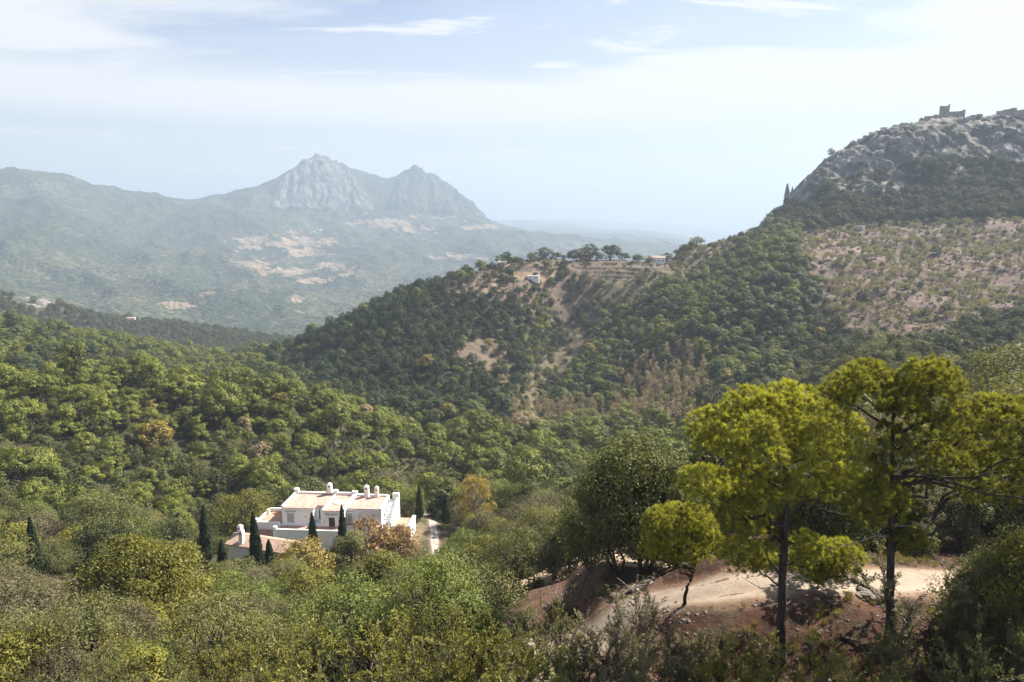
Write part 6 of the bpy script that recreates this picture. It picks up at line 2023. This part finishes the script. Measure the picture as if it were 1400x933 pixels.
# --- what each one is called: by the landmark it stands nearest to, else by the stand it belongs to
LANDMARKS = [("white villa", 470, 700), ("tiled annexe", 365, 765), ("left edge's lone cypress", 52, 750), ("slim cypress by the villa", 283, 732),
             ("large round bronze oak", 196, 800), ("yellowish eucalyptus", 650, 685), ("dark oak group at the road bend", 845, 690), ("wooden ladder", 727, 790),
             ("tallest pine", 1220, 560), ("domed tall pine", 1066, 620), ("small bent pine", 938, 740), ("white farmhouse on the saddle", 898, 346),
             ("white shed on the bare hill", 729, 381), ("ochre house on the crest", 797, 340), ("rock pinnacles", 1072, 268), ("castle tower", 1290, 158),
             ("stone hut above the orchard", 1176, 312), ("pale sandy bottom patch", 745, 905), ("upper lower-left clearing", 60, 845), ("bottom-most left clearing", 82, 906),
             ("ruined hut on the ridge", 1014, 328), ("white cottage on the hill's shoulder", 686, 358)]
KINDWORD = {"oak_shaded": "shade-darkened oak tree", "pine": "pine tree", "pine_near": "young pine tree", "oak": "dark oak tree", "oak_near": "dark oak tree", "olive": "olive tree", "olive_near": "olive tree",
            "lentisk_near": "yellow green shrub", "bush": "leafy bush", "shrub": "low dark shrub", "almond": "pale almond tree", "poplar": "dry tan poplar"}
NTH = ["nearest", "second nearest", "third nearest", "fourth nearest", "fifth nearest", "sixth nearest"]


def word_for(t):
    w = KINDWORD[t["key"]]
    lf = t["leaf"]
    if t["key"] in ("pine", "oak") and lf in ("tan", "gold"): return ("dry tan " if lf == "tan" else "yellowed ") + ("pine tree" if t["key"] == "pine" else "oak tree")
    if t["key"] == "olive_near": w = {"grey": "grey olive tree", "fresh": "fresh olive tree"}.get(lf, "yellowish olive tree")
    if t["key"] == "lentisk_near" and lf in ("oak", "fresh"): w = "dark green shrub" if lf == "oak" else "fresh green shrub"
    if t["key"] == "bush": w = {"grey": "grey leafy bush", "lentisk": "yellow green leafy bush"}.get(lf, "olive green leafy bush")
    return w


def stand_of(t, u, v):
    D = math.hypot(t["x"], t["y"])
    if D < 62: return "on the near slope along the photo's bottom edge" if u < 700 else "on the red knoll around the tall pines"
    if D < 165:
        if v < 745: return "on the level ground around the villa" if u < 700 else "in the valley beyond the road"
        return "on the slope below the villa at the left" if u < 350 else "on the slope in front of the villa" if u < 700 else "in the valley beyond the road"
    if D < 335:
        if u < 640: return "on the crest of the sunlit ridge behind the villa" if v < 560 else "on the ridge side that faces the villa" if v < 630 else "at the foot of the ridge behind the villa"
        return "on the valley floor in front of the far hill" if u < 960 else "in the valley behind the tall pines"
    if u > 1060 and v < 312: return "in the dark scrub belt under the castle cliff"
    if D > 780: return "on the far ridges at the left" if u < 700 else "on the castle mountain's shoulder"
    if in_poly(np.array([u]), np.array([v]), RIGHT_SLOPE)[0]: return "on the dry mauve slope under the castle"
    if in_poly(np.array([u]), np.array([v]), HILL_CLEAR)[0]: return "on the bare upper part of the middle hill"
    if in_poly(np.array([u]), np.array([v]), PINE_HUMP)[0]: return "in the dense pine clump between the bare hill and dry slope"
    if u < 352: return "on the darker second ridge at the left"
    if u < 620: return "on the left shoulder of the middle hill"
    if u < 870: return "in the gully of the middle hill"
    if u < 1090: return "on the ridge rising from the saddle to the cliff" if v < 400 else "at the foot of the middle hill's right side"
    return "in the wood below the dry slope at the right"


def direction(du, dv):
    a = math.degrees(math.atan2(-dv, du)) % 360
    return ["right of", "upper right of", "above", "upper left of", "left of", "lower left of", "below", "lower right of"][int(((a + 22.5) % 360) // 45)]


buckets = {}
for k, o in placed:
    t = trees[k]
    ld = [((tu[k] - lu) ** 2 + (tv[k] - lv) ** 2, n, lu, lv) for n, lu, lv in LANDMARKS]
    d2, n, lu, lv = min(ld)
    w = word_for(t)
    o["category"] = CAT[CLASS[t["key"]]]
    key = (w, n, direction(tu[k] - lu, tv[k] - lv))
    buckets.setdefault(key, []).append((d2, k, o))
for (w, n, dr), items in buckets.items():
    items.sort(key=lambda q: q[0])
    for i, (d2, k, o) in enumerate(items):
        st = stand_of(trees[k], tu[k], tv[k])
        o["group"] = (w + "s " + st).replace("bushs", "bushes")
        if i < len(NTH) and d2 < 150 ** 2:
            o["label"] = f"{NTH[i]} {w} {dr} the {n}"
        else:
            o["label"] = f"{w} {st}"


# --- the rest of each kind, scattered as one mass
def scatter(name, label, cat, idx, keyset, leaf=None):
    idx = np.array(idx)
    if len(idx) == 0: return
    pts = np.array([[trees[k]["x"], trees[k]["y"], trees[k]["z"]] for k in idx])
    me = bpy.data.meshes.new(name)
    me.vertices.add(len(pts)); me.vertices.foreach_set("co", pts.astype(np.float32).reshape(-1))
    protos = [(key, i) for key in keyset for i in range(len(PROTO[key]))]
    pid = {p: n for n, p in enumerate(protos)}

    def at(nm, typ, vals):
        a = me.attributes.new(nm, typ, 'POINT'); a.data.foreach_set("value", vals)
    at("size", 'FLOAT', np.array([trees[k]["s"] for k in idx], np.float32))
    at("turn", 'FLOAT', np.array([trees[k]["rot"] for k in idx], np.float32))
    at("pick", 'INT', np.array([pid[(trees[k]["key"], trees[k]["v"])] for k in idx], np.int32))
    o = add_obj(name, me)
    ng = bpy.data.node_groups.new(name + "_spread", 'GeometryNodeTree')
    ng.interface.new_socket("Geometry", in_out='INPUT', socket_type='NodeSocketGeometry')
    ng.interface.new_socket("Geometry", in_out='OUTPUT', socket_type='NodeSocketGeometry')
    N, L = ng.nodes, ng.links
    gi, go = N.new("NodeGroupInput"), N.new("NodeGroupOutput")
    iop = N.new("GeometryNodeInstanceOnPoints")
    m2p = N.new("GeometryNodeMeshToPoints")
    L.new(gi.outputs[0], m2p.inputs["Mesh"])
    L.new(m2p.outputs[0], iop.inputs["Points"])
    join = N.new("GeometryNodeJoinGeometry")
    for key, i in reversed(protos):
        src = bpy.data.objects.new(f"{key}_pattern", PROTO[key][i]["whole"])     # never linked: only its mesh is read
        if leaf:
            src.material_slots[1].link = 'OBJECT'; src.material_slots[1].material = LEAF[leaf]
        oi = N.new("GeometryNodeObjectInfo"); oi.inputs["Object"].default_value = src
        oi.transform_space = 'ORIGINAL'
        oi.inputs["As Instance"].default_value = False
        g2i = N.new("GeometryNodeGeometryToInstance")
        L.new(oi.outputs["Geometry"], g2i.inputs[0])
        L.new(g2i.outputs[0], join.inputs[0])
    L.new(join.outputs[0], iop.inputs["Instance"])
    iop.inputs["Pick Instance"].default_value = True

    def named(nm, typ):
        a = N.new("GeometryNodeInputNamedAttribute"); a.data_type = typ; a.inputs["Name"].default_value = nm
        return a.outputs["Attribute"]
    L.new(named("pick", 'INT'), iop.inputs["Instance Index"])
    cx_ = N.new("ShaderNodeCombineXYZ"); L.new(named("turn", 'FLOAT'), cx_.inputs[2])
    e2r = N.new("FunctionNodeEulerToRotation"); L.new(cx_.outputs[0], e2r.inputs[0])
    L.new(e2r.outputs[0], iop.inputs["Rotation"])
    cs = N.new("ShaderNodeCombineXYZ")
    sz = named("size", 'FLOAT')
    for q in range(3): L.new(sz, cs.inputs[q])
    L.new(cs.outputs[0], iop.inputs["Scale"])
    L.new(iop.outputs[0], go.inputs[0])
    mod = o.modifiers.new("spread", 'NODES'); mod.node_group = ng
    tag(o, label, cat, kind="stuff")
    return o


rest = np.where(~chosen)[0]


def pick_rest(keys, cond=lambda k: True):
    return [k for k in rest if trees[k]["key"] in keys and cond(k)]


far_ = lambda k: math.hypot(trees[k]["x"], trees[k]["y"]) > 335
near_ = lambda k: not far_(k)
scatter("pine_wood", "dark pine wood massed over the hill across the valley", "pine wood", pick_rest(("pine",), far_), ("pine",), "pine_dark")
scatter("ridge_wood", "sunlit pine wood massed over the ridge behind the villa", "pine wood", pick_rest(("pine", "pine_near"), near_), ("pine", "pine_near"))
scatter("oak_wood", "dark evergreen oak wood on the far slopes", "oak wood", pick_rest(("oak", "oak_shaded", "oak_near")), ("oak", "oak_shaded", "oak_near"))
scatter("olive_grove", "grey green olive grove filling the valley sides", "olive grove", pick_rest(("olive", "olive_near")), ("olive", "olive_near"))
scatter("scrub", "low evergreen scrub between the trees", "scrub", pick_rest(("shrub", "lentisk_near", "bush")), ("shrub", "lentisk_near", "bush"))
scatter("almond_orchard", "pale almond orchard on the dry slope under the castle", "orchard", pick_rest(("almond",)), ("almond",))
scatter("poplar_wood", "dry tan poplar wood along the valley stream", "poplar wood", pick_rest(("poplar",)), ("poplar",))

# ------------------------------------------------------------------ litter on the knoll: stones, dry tufts, twigs
def cover(name, label, cat, pts, meshes, sizes):
    me = bpy.data.meshes.new(name)
    me.vertices.add(len(pts)); me.vertices.foreach_set("co", np.asarray(pts, np.float32).reshape(-1))
    a = me.attributes.new("size", 'FLOAT', 'POINT'); a.data.foreach_set("value", np.asarray(sizes, np.float32))
    a = me.attributes.new("turn", 'FLOAT', 'POINT'); a.data.foreach_set("value", rng.uniform(0, 6.28, len(pts)).astype(np.float32))
    a = me.attributes.new("pick", 'INT', 'POINT'); a.data.foreach_set("value", rng.integers(0, len(meshes), len(pts)).astype(np.int32))
    o = add_obj(name, me)
    ng = bpy.data.node_groups.new(name + "_spread", 'GeometryNodeTree')
    ng.interface.new_socket("Geometry", in_out='INPUT', socket_type='NodeSocketGeometry')
    ng.interface.new_socket("Geometry", in_out='OUTPUT', socket_type='NodeSocketGeometry')
    N, L = ng.nodes, ng.links
    gi, go = N.new("NodeGroupInput"), N.new("NodeGroupOutput")
    m2p = N.new("GeometryNodeMeshToPoints"); iop = N.new("GeometryNodeInstanceOnPoints"); join = N.new("GeometryNodeJoinGeometry")
    L.new(gi.outputs[0], m2p.inputs["Mesh"]); L.new(m2p.outputs[0], iop.inputs["Points"])
    for m in meshes:
        src = bpy.data.objects.new(name + "_pattern", m)
        oi = N.new("GeometryNodeObjectInfo"); oi.inputs["Object"].default_value = src
        g2i = N.new("GeometryNodeGeometryToInstance")
        L.new(oi.outputs["Geometry"], g2i.inputs[0]); L.new(g2i.outputs[0], join.inputs[0])
    L.new(join.outputs[0], iop.inputs["Instance"])
    iop.inputs["Pick Instance"].default_value = True

    def named(nm, typ):
        q = N.new("GeometryNodeInputNamedAttribute"); q.data_type = typ; q.inputs["Name"].default_value = nm
        return q.outputs["Attribute"]
    L.new(named("pick", 'INT'), iop.inputs["Instance Index"])
    cx_ = N.new("ShaderNodeCombineXYZ"); L.new(named("turn", 'FLOAT'), cx_.inputs[2])
    e2r = N.new("FunctionNodeEulerToRotation"); L.new(cx_.outputs[0], e2r.inputs[0]); L.new(e2r.outputs[0], iop.inputs["Rotation"])
    cs = N.new("ShaderNodeCombineXYZ"); sz = named("size", 'FLOAT')
    for q in range(3): L.new(sz, cs.inputs[q])
    L.new(cs.outputs[0], iop.inputs["Scale"]); L.new(iop.outputs[0], go.inputs[0])
    mod = o.modifiers.new("spread", 'NODES'); mod.node_group = ng
    tag(o, label, cat, kind="stuff")


def spots(n, d0, d1, u0, u1, m):
    D = np.sqrt(rng.uniform(d0 ** 2, d1 ** 2, n)); az = rng.uniform(az_of(u0), az_of(u1), n)
    x, y = D * np.sin(az), D * np.cos(az)
    k = track_clear(x, y, m)
    x, y = x[k], y[k]
    return np.stack([x, y, ground(x, y)], 1)


def small_rock(seed):
    me = rock_mesh("stone", 1.0, 0.8, 0.55, seed, M_ROCKN, 0.4)
    return me


P = spots(9000, 17, 60, 690, 1500, -1.0)
w = fbm(P[:, 0] / 3, P[:, 1] / 3, 501, 3)
P = P[w > -0.1]
cover("gravel", "loose pale stones strewn over the red knoll", "stones", P, [small_rock(s) for s in (71, 72, 73)], 0.022 + 0.09 * rng.uniform(0, 1, len(P)) ** 4)


def tuft(seed, leaf, n=46, h=0.34):
    r = np.random.default_rng(seed); p = Plant()
    a = r.uniform(0, 6.28, n); t = r.uniform(0.05, 0.8, n)
    d = unit(np.stack([np.cos(a) * t, np.sin(a) * t, np.ones(n)], 1))
    base = np.stack([np.cos(a), np.sin(a), np.zeros(n)], 1) * 0.06 * r.uniform(0, 1, (n, 1))
    ln = h * r.uniform(0.5, 1.1, n)
    p.leaves(base + d * (ln / 2)[:, None], np.cross(d, r.normal(size=(n, 3))), ln, 0.012, r.uniform(0.2, 0.8, n), r, d)
    w_, _, _ = p.meshes("tuft", "grey", leaf)
    return w_


P = spots(6000, 17, 60, 690, 1500, 0.1)
w = fbm(P[:, 0] / 4, P[:, 1] / 4, 511, 3)
uu, _, _ = project(P)
P = P[w > np.where(uu < 900, 0.5, 0.12)]
cover("dry_grass", "dry grass tufts and weeds on the knoll and road verge", "grass", P, [tuft(81, "tan"), tuft(82, "olive"), tuft(83, "tan", 60, 0.22), tuft(84, "lentisk", 40, 0.25)], rng.uniform(0.6, 1.7, len(P)))


def twig(seed):
    r = np.random.default_rng(seed); p = Plant()
    for _ in range(5):
        a = r.uniform(0, 6.28); c = r.normal(0, 0.25, 3) * np.array([1, 1, 0]); c[2] = 0.02
        d = np.array([math.cos(a), math.sin(a), r.uniform(0, .15)]) * r.uniform(.15, .5)
        p.tube(np.array([c, c + d * .5 + r.normal(0, .02, 3), c + d]), [0.012, 0.009, 0.004], 4)
    bv, bf = p.bark_arrays()
    me = quad_mesh("twig", bv, bf); me.materials.append(BARK["pale"])
    return me


P = spots(900, 17, 48, 690, 1500, 0.2)
cover("twigs", "fallen twigs and pine litter scattered on the red soil", "twigs", P, [twig(91), twig(92)], rng.uniform(0.6, 1.3, len(P)))
